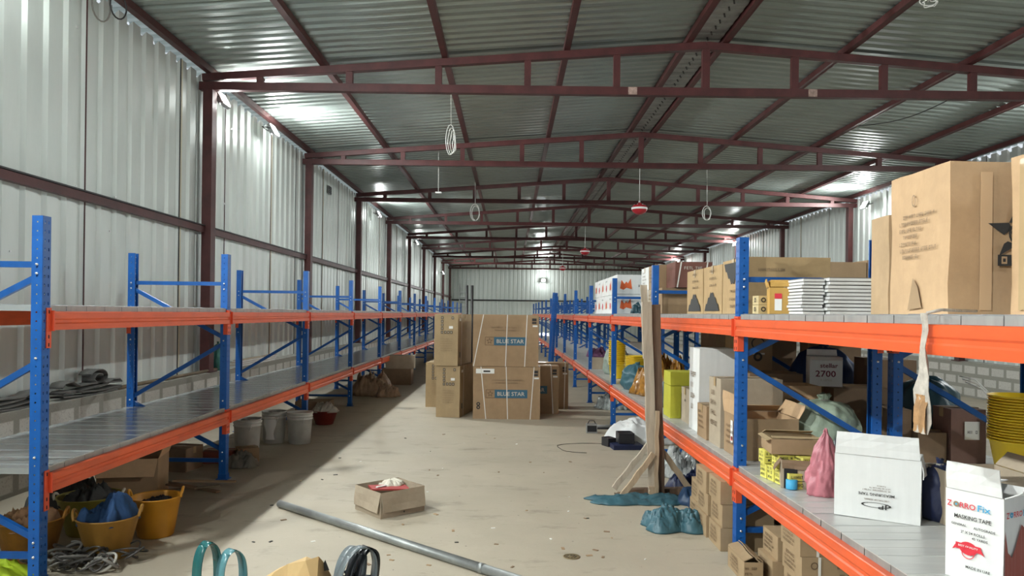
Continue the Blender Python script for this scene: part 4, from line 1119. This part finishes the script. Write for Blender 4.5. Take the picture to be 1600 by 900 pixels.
# cartons behind the first aisle post
flp = dict(cat='carton')
fbox('open carton with a raised pale flap just past the near right post', 1.54, 1.92, 4.90, 5.30, DZ, .28, mat=CARD, open_={'L': (6, .15), 'R': (30, .1), 'B': (-60, .1)}, flapmat=CARDL, prints={'L': [('rect', -.03, .08, .02, .24, PAPER), ('rect', -.02, .10, .01, .13, INKR)]+small_print(.4, .25, 3)}, **flp)
fbox('tall brown carton behind the open pale-flapped carton', 1.53, 1.98, 5.36, 5.66, DZ, .50, mat=CARDG, prints={'L': small_print(.3, .5, 13), 'F': []}, **flp)
fbox('low brown carton in front of the tall white one, on the lower shelf edge', 1.52, 1.92, 5.70, 5.98, DZ, .26, mat=CARD, prints={'L': small_print(.28, .26, 14)}, **flp)
fbox('tall plain white carton on the lower shelf left of the near right post', 1.55, 1.86, 6.05, 6.38, DZ, .69, mat=CARDW, prints={'L': small_print(.3, .6, 15, INKG)}, tape=None, **flp)
fbox('plain brown carton with a black blot beside the lime cartons', 1.58, 1.80, 6.50, 6.80, DZ, .31, mat=CARDG, prints={'F': [('outstar', .0, .25, .03, .9, INK)], 'L': [('star', .0, .2, .02, INK)]}, **flp)
lime = dict(mat=CARDYG, cat='carton', group='lime green cartons on the right lower shelf', tape=None)
fbox('lime green carton lying on top across the two upright ones', 1.50, 1.80, 6.90, 7.2, DZ+.305, .125, prints={'F': [('ring', .06, .06, .012, .02, INKB)]}, **lime)
fbox('lime green carton upright at the left edge under the top one', 1.50, 1.60, 6.9, 7.2, DZ, .30, **lime)
fbox('lime green carton upright at the right under the top one, with brown patch', 1.61, 1.80, 6.9, 7.2, DZ, .30, prints={'F': [('poly', [(-.09, .02), (.02, .02), (.05, .12), (0, .2), (-.08, .26)], CARDD)]}, **lime)
fbox('lime green carton standing to the right of the lying one, below the basket', 1.82, 2.15, 6.9, 7.2, DZ+.0, .42, **lime)
# behind the green sack
fbox('broad brown carton with a pale torn corner behind the sage sack', 1.98, 2.34, 5.55, 5.85, DZ, .44, mat=CARD, open_={'F': (165, .1), 'L': (20, .06)}, flapmat=CARDL, **flp)
fbox('wide dull brown carton behind the torn-corner carton', 1.93, 2.36, 5.95, 6.3, DZ, .50, mat=CARDD, **flp)
fbox('tall brown carton with a black pail pictogram deep on the lower shelf', 2.02, 2.34, 6.6, 6.95, DZ, .85, mat=CARD, prints={'F': [('ring', .03, .72, .045, .055, INK, 1.1), ('rect', -.03, .62, .09, .635, PAPER), ('ring', .03, .60, .02, .04, INK)]}, **flp)
fbox('dark brown carton supporting the lettered white carton in the second row', 2.52, 2.98, 5.75, 6.15, DZ, .41, mat=CARDD, **flp)
p = at(1294, 580, 5.85)
carton('white carton lettered stellar 2700 deep on the second right row', p.x, 5.93, DZ+.415, .24, .22, .23, R(-14), CARDW, None, open_={'F': (120, .05), 'B': (10, .05)}, cat='carton',
       prints={'F': [('text', 'stellar', .02, .165, .13, .035, INKR if 0 else M('maroon_ink', (.16, .02, .04), .6)), ('text', '2700', -.005, .10, .15, .05, MATS.get('maroon_ink') or INKR), ('dash', -.04, .05, .05, .015, INKLT, 2)]})
NAVY = fabric('navy_cloth', (.012, .045, .16), .7, .35); NAVYD = fabric('navy_dark', (.012, .02, .07), .5, .35)
sack('dark blue cloth sack standing behind the lettered white carton', 2.82, 6.65, DZ, .30, .22, .80, NAVY, 17, knot=.3, name='blue_sack', cat='sack', wrinkle=.12)
fbox('dull brown carton lying beside the twin blue posts in the second row', 2.85, 3.35, 5.3, 5.65, DZ, .30, mat=CARDD, **flp)
heap('pile of clear plastic wrapped goods behind the sage sack', 2.2, 5.35, DZ, .16, .14, .42, M('clear_wrap', (.45, .47, .46), .15, var=.5, vscale=12), 41, name='plastic_wrap', cat='plastic wrap', nx=34, fold=4)
heap('grey plastic bundle between the sage sack and the twin blue posts', 2.22, 4.98, DZ, .13, .12, .30, M('grey_plastic', (.20, .22, .24), .2, var=.5, vscale=12), 45, name='plastic_bundle', cat='bundle', nx=34, fold=4)
WBD_ = sack('big dark teal wrapped bundle in the second right row', 3.04, 5.42, DZ, .25, .23, .60, TEALD, 23, knot=0, name='wrapped_bundle', cat='bundle', wrinkle=.07, tie=False)
mb = MB()
for k in range(3): mb.tube([(3.15+.02*k, 5.18, 1.15-.02*k), (3.25+.02*k, 5.165, 1.13-.03*k), (3.34+.015*k, 5.17, 1.05-.03*k)], .004, WHITE, 5)
o = WB_CORD = mb.obj('tie_cord', WBD_); o.location = -WBD_.location
fbox('brown carton with a white label before the dark teal bundle', 2.93, 3.16, 4.90, 5.12, DZ, .36, mat=card('cardboard_plum', (.26, .15, .12)), prints={'F': [('rect', -.03, .16, .07, .28, PAPER), ('dash', -.01, .06, .21, .02, INK, 4)]}, **flp)
fbox('small brown carton left of the white-labelled carton', 2.72, 2.91, 4.92, 5.12, DZ, .20, mat=CARDD, **flp)
fbox('small dark carton between twin blue posts and the teal bundle', 2.58, 2.72, 5.0, 5.25, DZ, .34, mat=CARDD, **flp)
# nested yellow tubs
TY2 = M('nested_yellow', (.95, .66, .03), .35, var=.12, vscale=4)
def bowl(label, x, y, z, r0, r1, h, group):
    t = MB(); t.lathe([(r0*.95, 0), (r0, .006), (r1-.004, h-.012), (r1+.008, h-.008), (r1+.010, h), (r1-.002, h), (r0-.004, .008), (0, .008)], TY2, 40)
    return tag(t.obj('yellow_tub', loc=(x, y, z)), label, 'tub', group)
gl = 'yellow tubs nested in the second right row'
bx, by = 3.09, 4.44
t0 = bowl('yellow tub at the bottom of the nested stack by the right edge', bx, by, DZ, .135, .18, .24, gl)
for k in range(1, 17):
    rnd = random.Random(k); c_ = dup(t0, loc=(bx+rnd.uniform(-.002, .002), by, DZ+.0165*k), rz=k*.7, label='yellow tub in the nested stack by the right edge, %s up from the bottom one' % (ORD[k-1] if k < 17 else 'top'))
gl = 'yellow tubs nested on the right shelf past the prop'
bx, by = 1.62, 11.2
t0 = bowl('yellow tub at the bottom of the tall nested stack beyond the wooden prop', bx, by, DZ, .10, .125, .22, gl)
for k in range(1, 13): dup(t0, loc=(bx, by, DZ+.029*k), rz=k*.5, label='yellow tub in the tall nested stack beyond the prop, %s up' % ORD[k-1])
bx, by = 1.82, 10.75
t0 = bowl('yellow tub at the bottom of the short nested stack beyond the wooden prop', bx, by, DZ, .11, .14, .20, gl+', short stack')
for k in range(1, 8): dup(t0, loc=(bx, by, DZ+.024*k), rz=k*.5, label='yellow tub in the short nested stack beyond the prop, %s up' % ORD[k-1])
# navy bundle and open box behind the tape carton
p = at(1462, 720, 3.55); sack('navy plastic bag tied with white string between the two white cartons', p.x+.02, 3.55, DZ, .085, .09, .30, NAVYD, 9, knot=.5, name='plastic_bag', cat='bag')
fbox('open brown carton behind the masking tape carton', 2.03, 2.38, 3.30, 3.62, DZ, .25, mat=CARDG, open_={'F': (70, .05), 'R': (40, .08)}, **flp)
fbox('dark carton deep in the second right row, before the white one', 2.50, 3.0, 7.75, 8.15, DZ, .80, mat=CARDD, **flp)
fbox('white carton deep in the second right row beyond the dark one', 2.48, 2.95, 8.3, 8.7, DZ, .5, mat=CARDW, **flp)
fbox('wide dark carton far back in the second right row', 2.50, 3.2, 9.0, 9.7, DZ, .75, mat=CARDD, **flp)
mb = MB()
for k in range(7): mb.lathe([(.13+.004*k, .02*k), (.136+.004*k, .02*k+.002), (.136+.004*k, .02*k+.009), (.13+.004*k, .02*k+.011)], INK, 24, sx=1.4)
for k in range(14): a_ = 2*PI*k/14; mb.tube([(.13*1.4*math.cos(a_), .13*math.sin(a_), 0), (.158*1.4*math.cos(a_), .158*math.sin(a_), .135)], .005, INK, 5)
mb.lathe([(0, 0), (.13, 0), (.13, .004), (0, .004)], INK, 24, sx=1.4)
tag(mb.obj('wire_basket', loc=(1.95, 7.12, DZ+.43)), 'black oval basket on the lime green cartons', 'basket')
# gold plastic, teal bags beyond
GPL = M('gold_plastic', (.42, .19, .03), .22, var=.6, vscale=18)
heap('heap of shiny golden plastic on the right lower shelf behind the prop', 1.86, 9.0, DZ, .32, .30, .62, GPL, 51, name='golden_plastic', cat='plastic heap', nx=50, fold=5)
sack('teal sack leaning on the shelf left of the wooden prop', 1.66, 9.62, DZ, .20, .26, .36, TEAL, 31, knot=.2, name='teal_sack', cat='sack', tie=False)
heap('flat dark teal sheet heaped behind the lime cartons', 1.85, 7.85, DZ, .28, .25, .42, TEALD, 61, name='teal_sheet', cat='sheet', nx=40)
heap('purple and blue cloth bundle on the right shelf beyond the yellow tubs', 1.55, 13.2, DZ+.21, .20, .25, .20, M('purple_cloth', (.12, .04, .10), .8, var=.5), 66, name='cloth_bundle', cat='cloth', nx=26)
fbox('low tan carton under the purple cloth bundle', 1.44, 1.85, 12.98, 13.4, DZ, .21, mat=CARDG, **flp)
fbox('white carton deep on the right lower shelf beyond the prop', 1.9, 2.3, 12.3, 12.7, DZ, .5, mat=CARDW, **flp)
sack('green and white sack beside the yellow tubs on the right shelf', 1.72, 12.0, DZ, .2, .2, .5, M('pale_green_sack', (.35, .42, .36), .6, var=.5), 71, name='pale_sack', cat='sack')
pail('small white pail with pale lid deep behind the tall white carton', 2.12, 7.1, DZ+.0, .10, .11, .5, PW_, name='white_canister', cat='canister', lid=True, handle=False)
rnd = random.Random(12)
# hanging plastic sleeve
t = thing('plastic_sleeve', 'crumpled clear plastic sleeve hanging over the near orange beam, brown at its lower end', 'plastic sleeve', (1.452, 2.58, 1.57), 0)
film = M('clear_film', (.72, .66, .58), .18, var=.35, vscale=25, bmp=.6, alpha=.80); brf = M('brown_film', (.50, .29, .14), .35, var=.4, vscale=25, bmp=.5)
def ribbon(zs, mat, nm, off):
    vs = []; fs = []; nx = 7
    for i, (z, w, cx_) in enumerate(zs):
        for j in range(nx+1):
            q = j/nx-.5
            y_ = -q*w*.35; x_ = cx_+q*w
            dpt = .006*math.sin(q*14+i*1.1)+.004*math.sin(i*2.1)
            for l in (0, 1): vs.append((x_*.45, cx_*.2+q*w*.9*-1+0, z) if 0 else (-.012+dpt+off+.002*l, -(cx_+q*w), z))
    w2 = (nx+1)*2
    for i in range(len(zs)-1):
        for j in range(nx):
            a_ = i*w2+j*2; b_ = a_+w2
            fs += [(a_, a_+2, b_+2, b_), (a_+1, b_+1, b_+3, a_+3)]
    mb = MB(); mb.add(vs, fs, mat, True); return mb.obj(nm, t)
# width is seen foreshortened because the sleeve hangs along the beam
ribbon([(.0, .03, 0), (-.06, .025, .002), (-.12, .03, 0), (-.17, .05, .004), (-.22, .07, .006), (-.27, .085, .0), (-.32, .09, -.004), (-.38, .092, -.004), (-.42, .09, -.004)], film, 'sleeve_film', 0)
ribbon([(-.285, .05, 0), (-.30, .07, .0), (-.33, .08, -.003), (-.38, .082, -.004), (-.418, .08, -.004)], brf, 'brown_wrapping', -.007)
mb = MB(); mb.tube([(.0, 0, .0), (.05, .0, .012), (.33, .25, .012)], .006, film, 6); mb.obj('sleeve_tail', t)

# ------------------------------------------------------------------ right racks: under the lower shelf
NC = card('nail_carton', (.40, .285, .165))
def nail(label, x0, x1, y0, y1, z, h, front=None, tape=None, **k):
    it = [('text', 'IRON NAILS', -.02, h*.78, .12, .02, INKB)]+[('dash', -.1, .05+.02*(i % 2), h*(.60-.17*i), h*.10, INKB, int(y0*100)+i) for i in range(3)]
    pr = {'L': it}
    if front: pr['F'] = front
    return fbox(label, x0, x1, y0, y1, z, h, mat=NC, cat='carton', group='iron nail cartons under the right racks', prints=pr, tape=tape, amp=.002, **k)
hN = .150
for i, (y0, y1, n, x0) in enumerate([(4.87, 5.15, 3, 1.40), (5.17, 5.46, 3, 1.385), (5.48, 5.74, 2, 1.41)]):
    for k in range(n):
        nail('nail carton in the %s stack beyond the near right post, %s' % (['nearest', 'middle', 'farthest'][i], ['bottom', 'second', 'third'][k]), x0+.012*(k % 2), x0+.34+.012*(k % 2), y0+.004*k, y1+.004*k, .001+k*(hN+.003), hN,
             [('ring', -.05, hN*.5, .02, .03, INKB)], tape='y' if k == 2 else None)
h2 = .136
for k in range(3):
    fr = {0: [], 1: [('text', 'IRON NAILS', .06, .085, .145, .022, INK), ('dash', .0, .10, .04, .016, INKB, 4), ('ring', -.135, .09, .014, .02, INKB)], 2: [('ring', -.03, .10, .01, .02, INKB)]}[k]
    tt = nail('nail carton in the stack nearest the camera under the right shelf, %s' % ['bottom', 'middle', 'top'][k], 1.575-.01*k, 1.575+.40-.01*k, 3.93, 4.21, .001+k*(h2+.002), h2, fr, tape=None)
    sb = MB(); sb.box(-.115, -.10, -.1445, -.1435, 0, h2, STRAP); sb.obj('packing_strap', tt)
for k in range(2): nail('nail carton in the second stack from the camera under the right shelf, %s' % ['bottom', 'top'][k], 1.53-.03*(1-k)+.03, 1.86, 4.27, 4.52, .001+k*(h2+.002), h2, [], open_=None)
nail('nail carton with an open flap at the foot of the near right post', 1.37, 1.62-.14, 4.28, 4.60, .001, .125, [('dash', -.05, .02, .09, .014, INKB, 4), ('dash', -.05, .0, .06, .014, INKB, 5), ('dash', -.05, .01, .03, .014, INKB, 6)], open_={'L': (-70, .06), 'R': (-60, .06)})
for i, (x0, y0, h_) in enumerate([(2.0, 4.9, .26), (2.0, 5.4, .3), (2.05, 4.2, .3)]):
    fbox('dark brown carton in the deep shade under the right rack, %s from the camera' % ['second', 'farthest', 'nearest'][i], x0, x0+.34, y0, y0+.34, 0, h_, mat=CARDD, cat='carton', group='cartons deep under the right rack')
# white cloth and black goods
WC = M('white_sheeting', (.72, .73, .72), .6, var=.1, bmp=.3, bscale=10)
heap('white sheeting draped over black crates on the floor by the right rack', 1.62, 9.08, 0, .46, .30, .40, WC, 81, name='white_sheeting', cat='sheeting', nx=50, fold=1.6, rough=.4, thick=.01)
BC = M('black_plastic', (.018, .018, .022), .4)
for k, (x, y, z, w, d, h, rz, lab) in enumerate([(1.36, 8.62, 0, .34, .26, .05, 6, 'navy tray lying lowest before the white sheeting'), (1.36, 8.68, .055, .17, .2, .12, 3, 'black crate on the tray before the white sheeting'), (1.18, 8.75, 0, .10, .14, .1, 25, 'small black crate left of the navy tray')]):
    mb = MB(); T = Matrix.Rotation(R(rz), 4, 'Z'); m_ = BC if k else NAVYD
    mb.box(-w/2, w/2, -d/2, d/2, 0, .01, m_, T)
    for a_ in (-1, 1):
        mb.box(-w/2, w/2, a_*d/2-.005, a_*d/2+.005, 0, h, m_, T); mb.box(a_*w/2-.005, a_*w/2+.005, -d/2, d/2, 0, h, m_, T)
    for q in range(5): mb.box(-w/2-.004, w/2+.004, -d/2-.008, d/2+.008, h*q/5+.006, h*q/5+.012, m_, T)
    tag(mb.obj('plastic_crate', loc=(x, y, z)), lab, 'crate', 'crates before the white sheeting')
mb = MB(); mb.box(-.13, .13, -.05, .05, 0, .02, BC); mb.tube([(-.16, 0, .03), (.16, .03, .03)], .022, M('tool_grey', (.22, .22, .21), .5), 10); mb.box(-.21, -.14, -.05, .05, .0, .06, BC)
p = onz(943, 670, 0); tag(mb.obj('hand_tool', loc=p), 'dark hand tool lying on the floor left of the white sheeting', 'tool')
mb = MB(); mb.box(-.07, .07, -.05, .05, 0, .12, M('tool_grey', (.22, .22, .21))); mb.box(-.06, .06, -.052, .052, .02, .10, SLOT); mb.tube([(-.05, 0, .12), (-.03, 0, .16), (.03, 0, .16), (.05, 0, .12)], .006, BC, 6)
tag(mb.obj('tool_case', loc=(1.08, 9.7, 0)), 'small grey case on the floor behind the hand tool', 'tool case')
heap('clear plastic bag of shiny goods under the right rack behind the prop', 1.72, 7.15, .0, .26, .22, .36, M('clear_wrap', (.45, .47, .46)), 91, name='plastic_bag', cat='bag', nx=44, fold=6)
heap('navy bundle on the floor under the right rack behind the prop', 1.72, 6.62, 0, .34, .20, .24, NAVYD, 95, name='navy_bundle', cat='bundle', nx=40)
heap('blue-black bundle on the floor beyond the farthest nail stack', 1.70, 6.1, 0, .30, .22, .22, fabric('blue_black', (.02, .05, .11), .5), 98, name='navy_bundle', cat='bundle', nx=40)
heap('tangled pale wire bundle under the right rack far along', 1.75, 12.3, 0, .3, .3, .32, M('pale_wire', (.40, .44, .43), .4, var=.6, vscale=20), 99, name='wire_bundle', cat='bundle', nx=40, fold=6)

# ------------------------------------------------------------------ wooden prop
WD = lambda n, c: M(n, c, .75, var=.35, vscale=5, stretch=(6, 6, .6), bmp=.35, bscale=12)
WP = WD('pale_plank', (.52, .44, .34)); WDK = WD('dark_plank', (.17, .105, .065)); WY = WD('brace_wood', (.50, .37, .24))
p = onz(1016, 776, 0); Yp = p.y
t = thing('timber_prop', 'rough timber prop with splayed braces standing beside the right rack', 'timber prop', (p.x, Yp, 0), 0)
q = lambda px, py: at(px, py, Yp)-Vector((p.x, Yp, 0))
def plank(a, b, w, th, mat, nm, dy=0, dy2=None):
    mb = MB(); a = a+Vector((0, dy, 0)); b = b+Vector((0, dy if dy2 is None else dy2, 0)); n = 7
    # slightly uneven board
    d = (b-a); L = d.length; dn = d.normalized(); x = dn.cross(Vector((0, 1, 0))).normalized(); y = Vector((0, 1, 0))
    vs = []
    for i in range(n+1):
        c_ = a+d*i/n+x*.004*math.sin(i*2.3+w*90)
        ww = w*(1+.05*math.sin(i*1.7+w*50))
        for sx, sy in ((-1, -1), (1, -1), (1, 1), (-1, 1)): vs.append(c_+x*sx*ww/2+y*sy*th/2)
    fs = [(0, 1, 2, 3), tuple(n*4+k for k in (3, 2, 1, 0))]
    for i in range(n):
        for k in range(4): fs.append((i*4+k, (i+1)*4+k, (i+1)*4+(k+1) % 4, i*4+(k+1) % 4))
    mb.add(vs, fs, mat); return mb.obj(nm, t)
plank(q(1019, 775), q(1008, 472), .08, .025, WP, 'pale_post_board', -.06)
plank(q(1030, 775), q(1022, 476), .085, .10, WDK, 'dark_post_board', .005)
plank(q(1010, 560), q(1007, 445), .055, .022, WP, 'top_board', .03)
plank(q(1022, 775), q(1024, 640), .03, .03, WY, 'cleat', -.088)
plank(q(1016, 697)+Vector((0, 0, 0)), q(961, 766), .045, .03, WP, 'left_brace', .07, .07)
plank(q(1018, 705), q(964, 777), .045, .03, WY, 'left_brace', -.105, -.105)
plank(q(1035, 705), q(1081, 768), .05, .03, WY, 'right_brace', .0, .05)
plank(q(962, 776), q(984, 773), .03, .16, WDK, 'foot_block', .0)
plank(q(980, 780), q(1084, 781), .045, .03, WP, 'base_board', -.03)
plank(q(985, 772), q(1078, 770), .05, .08, WDK, 'base_board', .09)
plank(q(1017, 776), q(1017, 757), .06, .05, WY, 'foot_block', -.07)
# tarps at its foot
p = onz(990, 783, 0); heap('flat teal sheet trapped under the feet of the timber prop', p.x+.02, p.y-.02, 0, .42, .15, .075, TEAL, 101, name='teal_sheet', cat='sheet', nx=60, fold=4, thick=.008)
p = onz(1062, 822, 0); heap('crumpled teal sheet on the floor between prop and nail cartons', p.x-.02, p.y+.0, 0, .25, .20, .19, TEAL, 108, name='teal_sheet', cat='sheet', nx=80, fold=2.4, rough=1.0)
heap('blue-black rag knotted on the right upper beam beside the prop', at(995, 485, 9.0).x, 9.0, 1.57, .07, .09, .16, TEALD, 7, name='knotted_rag', cat='rag', nx=22)

# ------------------------------------------------------------------ spare upright, ladder, ceiling hangings
mb = post_mb(-1); 
for q_ in range(2):
    o = mb.obj('spare_upright', loc=(.90+.09*q_, 17.4+.25*q_, 0)); o.rotation_euler = (0, R(3.2-.5*q_), 0)
    tag(o, 'spare blue upright standing at the aisle edge right of the cartons, %s' % ['left one', 'right one'][q_], 'rack upright', 'spare uprights in the aisle')
t = thing('ladder', 'pale aluminium ladder leaning on the far end wall, left corner', 'ladder', (at(722, 466, 51).x, 51.3, 0), 0)
AL = M('aluminium', (.62, .64, .64), .4, .5)
for s in (-1, 1): mb = MB(); mb.bar((s*.22, -.4, 0), (s*.22, .5, 3.6), .05, .07, AL); mb.obj('rail', t)
for k in range(11): mb = MB(); f = (k+1)/12; mb.bar((-.22, -.4+.9*f, 3.6*f), (.22, -.4+.9*f, 3.6*f), .04, .04, AL); mb.obj('rung', t)
WWIRE = M('white_wire', (.72, .72, .68), .5)
def wire_loop(label, px, py0, py1, Y, wpx, ztop, nl=1, r=.007):
    a_ = at(px, py0, Y); b_ = at(px, py1, Y); w = wpx*Y/F/2; mb = MB()
    mb.tube([(a_.x, Y, ztop), (a_.x+.01, Y, a_.z)], r*.6, WWIRE, 5)
    for k in range(nl):
        pts = [(a_.x+(w*(1-.25*k))*math.sin(2*PI*q/24)*(1+.1*k)+.02*k, Y+.03*k*math.sin(q), (a_.z+b_.z)/2+(a_.z-b_.z)/2*(1-.13*k)*math.cos(2*PI*q/24)-.02*k) for q in range(24)]
        mb.tube(pts, r, WWIRE, 6, closed=True)
    tag(mb.obj('hanging_cable'), label, 'cable')
wire_loop('bundle of looped white cable hanging from the roof past the first truss', 704, 195, 242, 11.4, 14, 4.97, 4, .006)
wire_loop('white cable ring hanging left of centre past the third truss', 742, 319, 345, 19.3, 14, 4.97, 2, .012)
wire_loop('white cable ring hanging right of centre past the second truss', 1104, 322, 344, 17.0, 13, 5.0, 2, .01)
wire_loop('small white cable knot hanging from the roof at the top right', 1450, -4, 9, 8.1, 26, 5.02, 2, .006)
mb = MB(); a_ = at(685, 264, 15.3); b_ = at(685, 300, 15.3); mb.tube([(a_.x, 15.3, 4.93), (b_.x, 15.3, b_.z)], .006, WWIRE, 5); mb.box(b_.x-.06, b_.x+.06, 15.26, 15.34, b_.z-.03, b_.z, WHITE); tag(mb.obj('ceiling_socket'), 'small white socket on a thin wire left of centre past the second truss', 'socket')
mb = MB()
for cx_, r in ((at(158, 12, 7.5).x, .12), (at(185, 15, 7.5).x, .10)):
    mb.tube([(cx_+.04*math.sin(2*PI*k/18), 7.5+r*.8*math.sin(2*PI*k/18), 4.62+r*1.3*math.cos(2*PI*k/18)) for k in range(18)], .008, BLACKST if r < .11 else cabm[0], 6, closed=True)
tag(mb.obj('hanging_cable'), 'two dark cable loops hanging at the top of the left wall', 'cable')
mb = MB(); mb.tube([at(1490+(-150)*f_, 152+45*f_+10*math.sin(PI*f_), 10.3+1.9*f_) for f_ in [k/12 for k in range(13)]], .007, BLACKST, 6); tag(mb.obj('hanging_cable'), 'thin black cable sagging from the first truss at upper right', 'cable')
RED = M('extinguisher_red', (.42, .02, .03), .3)
for i, (px, py, Y) in enumerate([(999, 326, 15.1), (914, 393, 25.1), (879, 419, 35.1)]):
    c_ = at(px, py, Y); t = thing('ceiling_extinguisher', 'red and white hanging extinguisher below the roof ridge, %s from the camera' % ORD[i], 'fire extinguisher', (c_.x, Y, c_.z), 0, 'hanging extinguishers')
    mb = MB(); mb.lathe([(.0, -.12), (.06, -.115), (.12, -.08), (.155, -.03), (.158, .03), (.12, .07), (.05, .09), (.03, .12), (0, .125)], RED, 28); mb.obj('cylinder', t)
    mb = MB(); mb.lathe([(.159, -.02), (.163, -.015), (.163, .018), (.159, .022)], WHITE, 28)
    for k in range(6): a_ = k*PI/3; mb.tube([(.15*math.cos(a_), .15*math.sin(a_), .02), (.10*math.cos(a_), .10*math.sin(a_), .085)], .008, WHITE, 6)
    mb.obj('white_band', t)
    mb = MB(); mb.tube([(0, 0, .12), (0, 0, 4.55-c_.z)], .006, WWIRE, 5); mb.lathe([(0, .12), (.02, .125), (.02, .16), (0, .165)], BOLT_SPECK, 12); mb.obj('hanging_wire', t)
# ------------------------------------------------------------------ camera, world, output look
cam = D.cameras.new('camera'); co = D.objects.new('camera', cam); COL.objects.link(co)
cam.sensor_width = 36; cam.lens = 36*F/1600; cam.shift_y = (VY-450)/1600; cam.shift_x = (800-VX)/1600
cam.clip_start = .02; cam.clip_end = 200
fwd = Vector((0, 1, 0)); right = Vector((cr, 0, sr)); up = right.cross(fwd)
co.matrix_world = Matrix((right, up, -fwd)).transposed().to_4x4(); co.location = (0, 0, H)
C.scene.camera = co
w = D.worlds.new('world'); C.scene.world = w; w.use_nodes = True
w.node_tree.nodes['Background'].inputs[0].default_value = (.86, .93, 1, 1)
w.node_tree.nodes['Background'].inputs[1].default_value = .65
vs_ = C.scene.view_settings; vs_.view_transform = 'Standard'; vs_.look = 'None'; vs_.gamma = 1; vs_.use_curve_mapping = False
vs_.exposure = 0.42
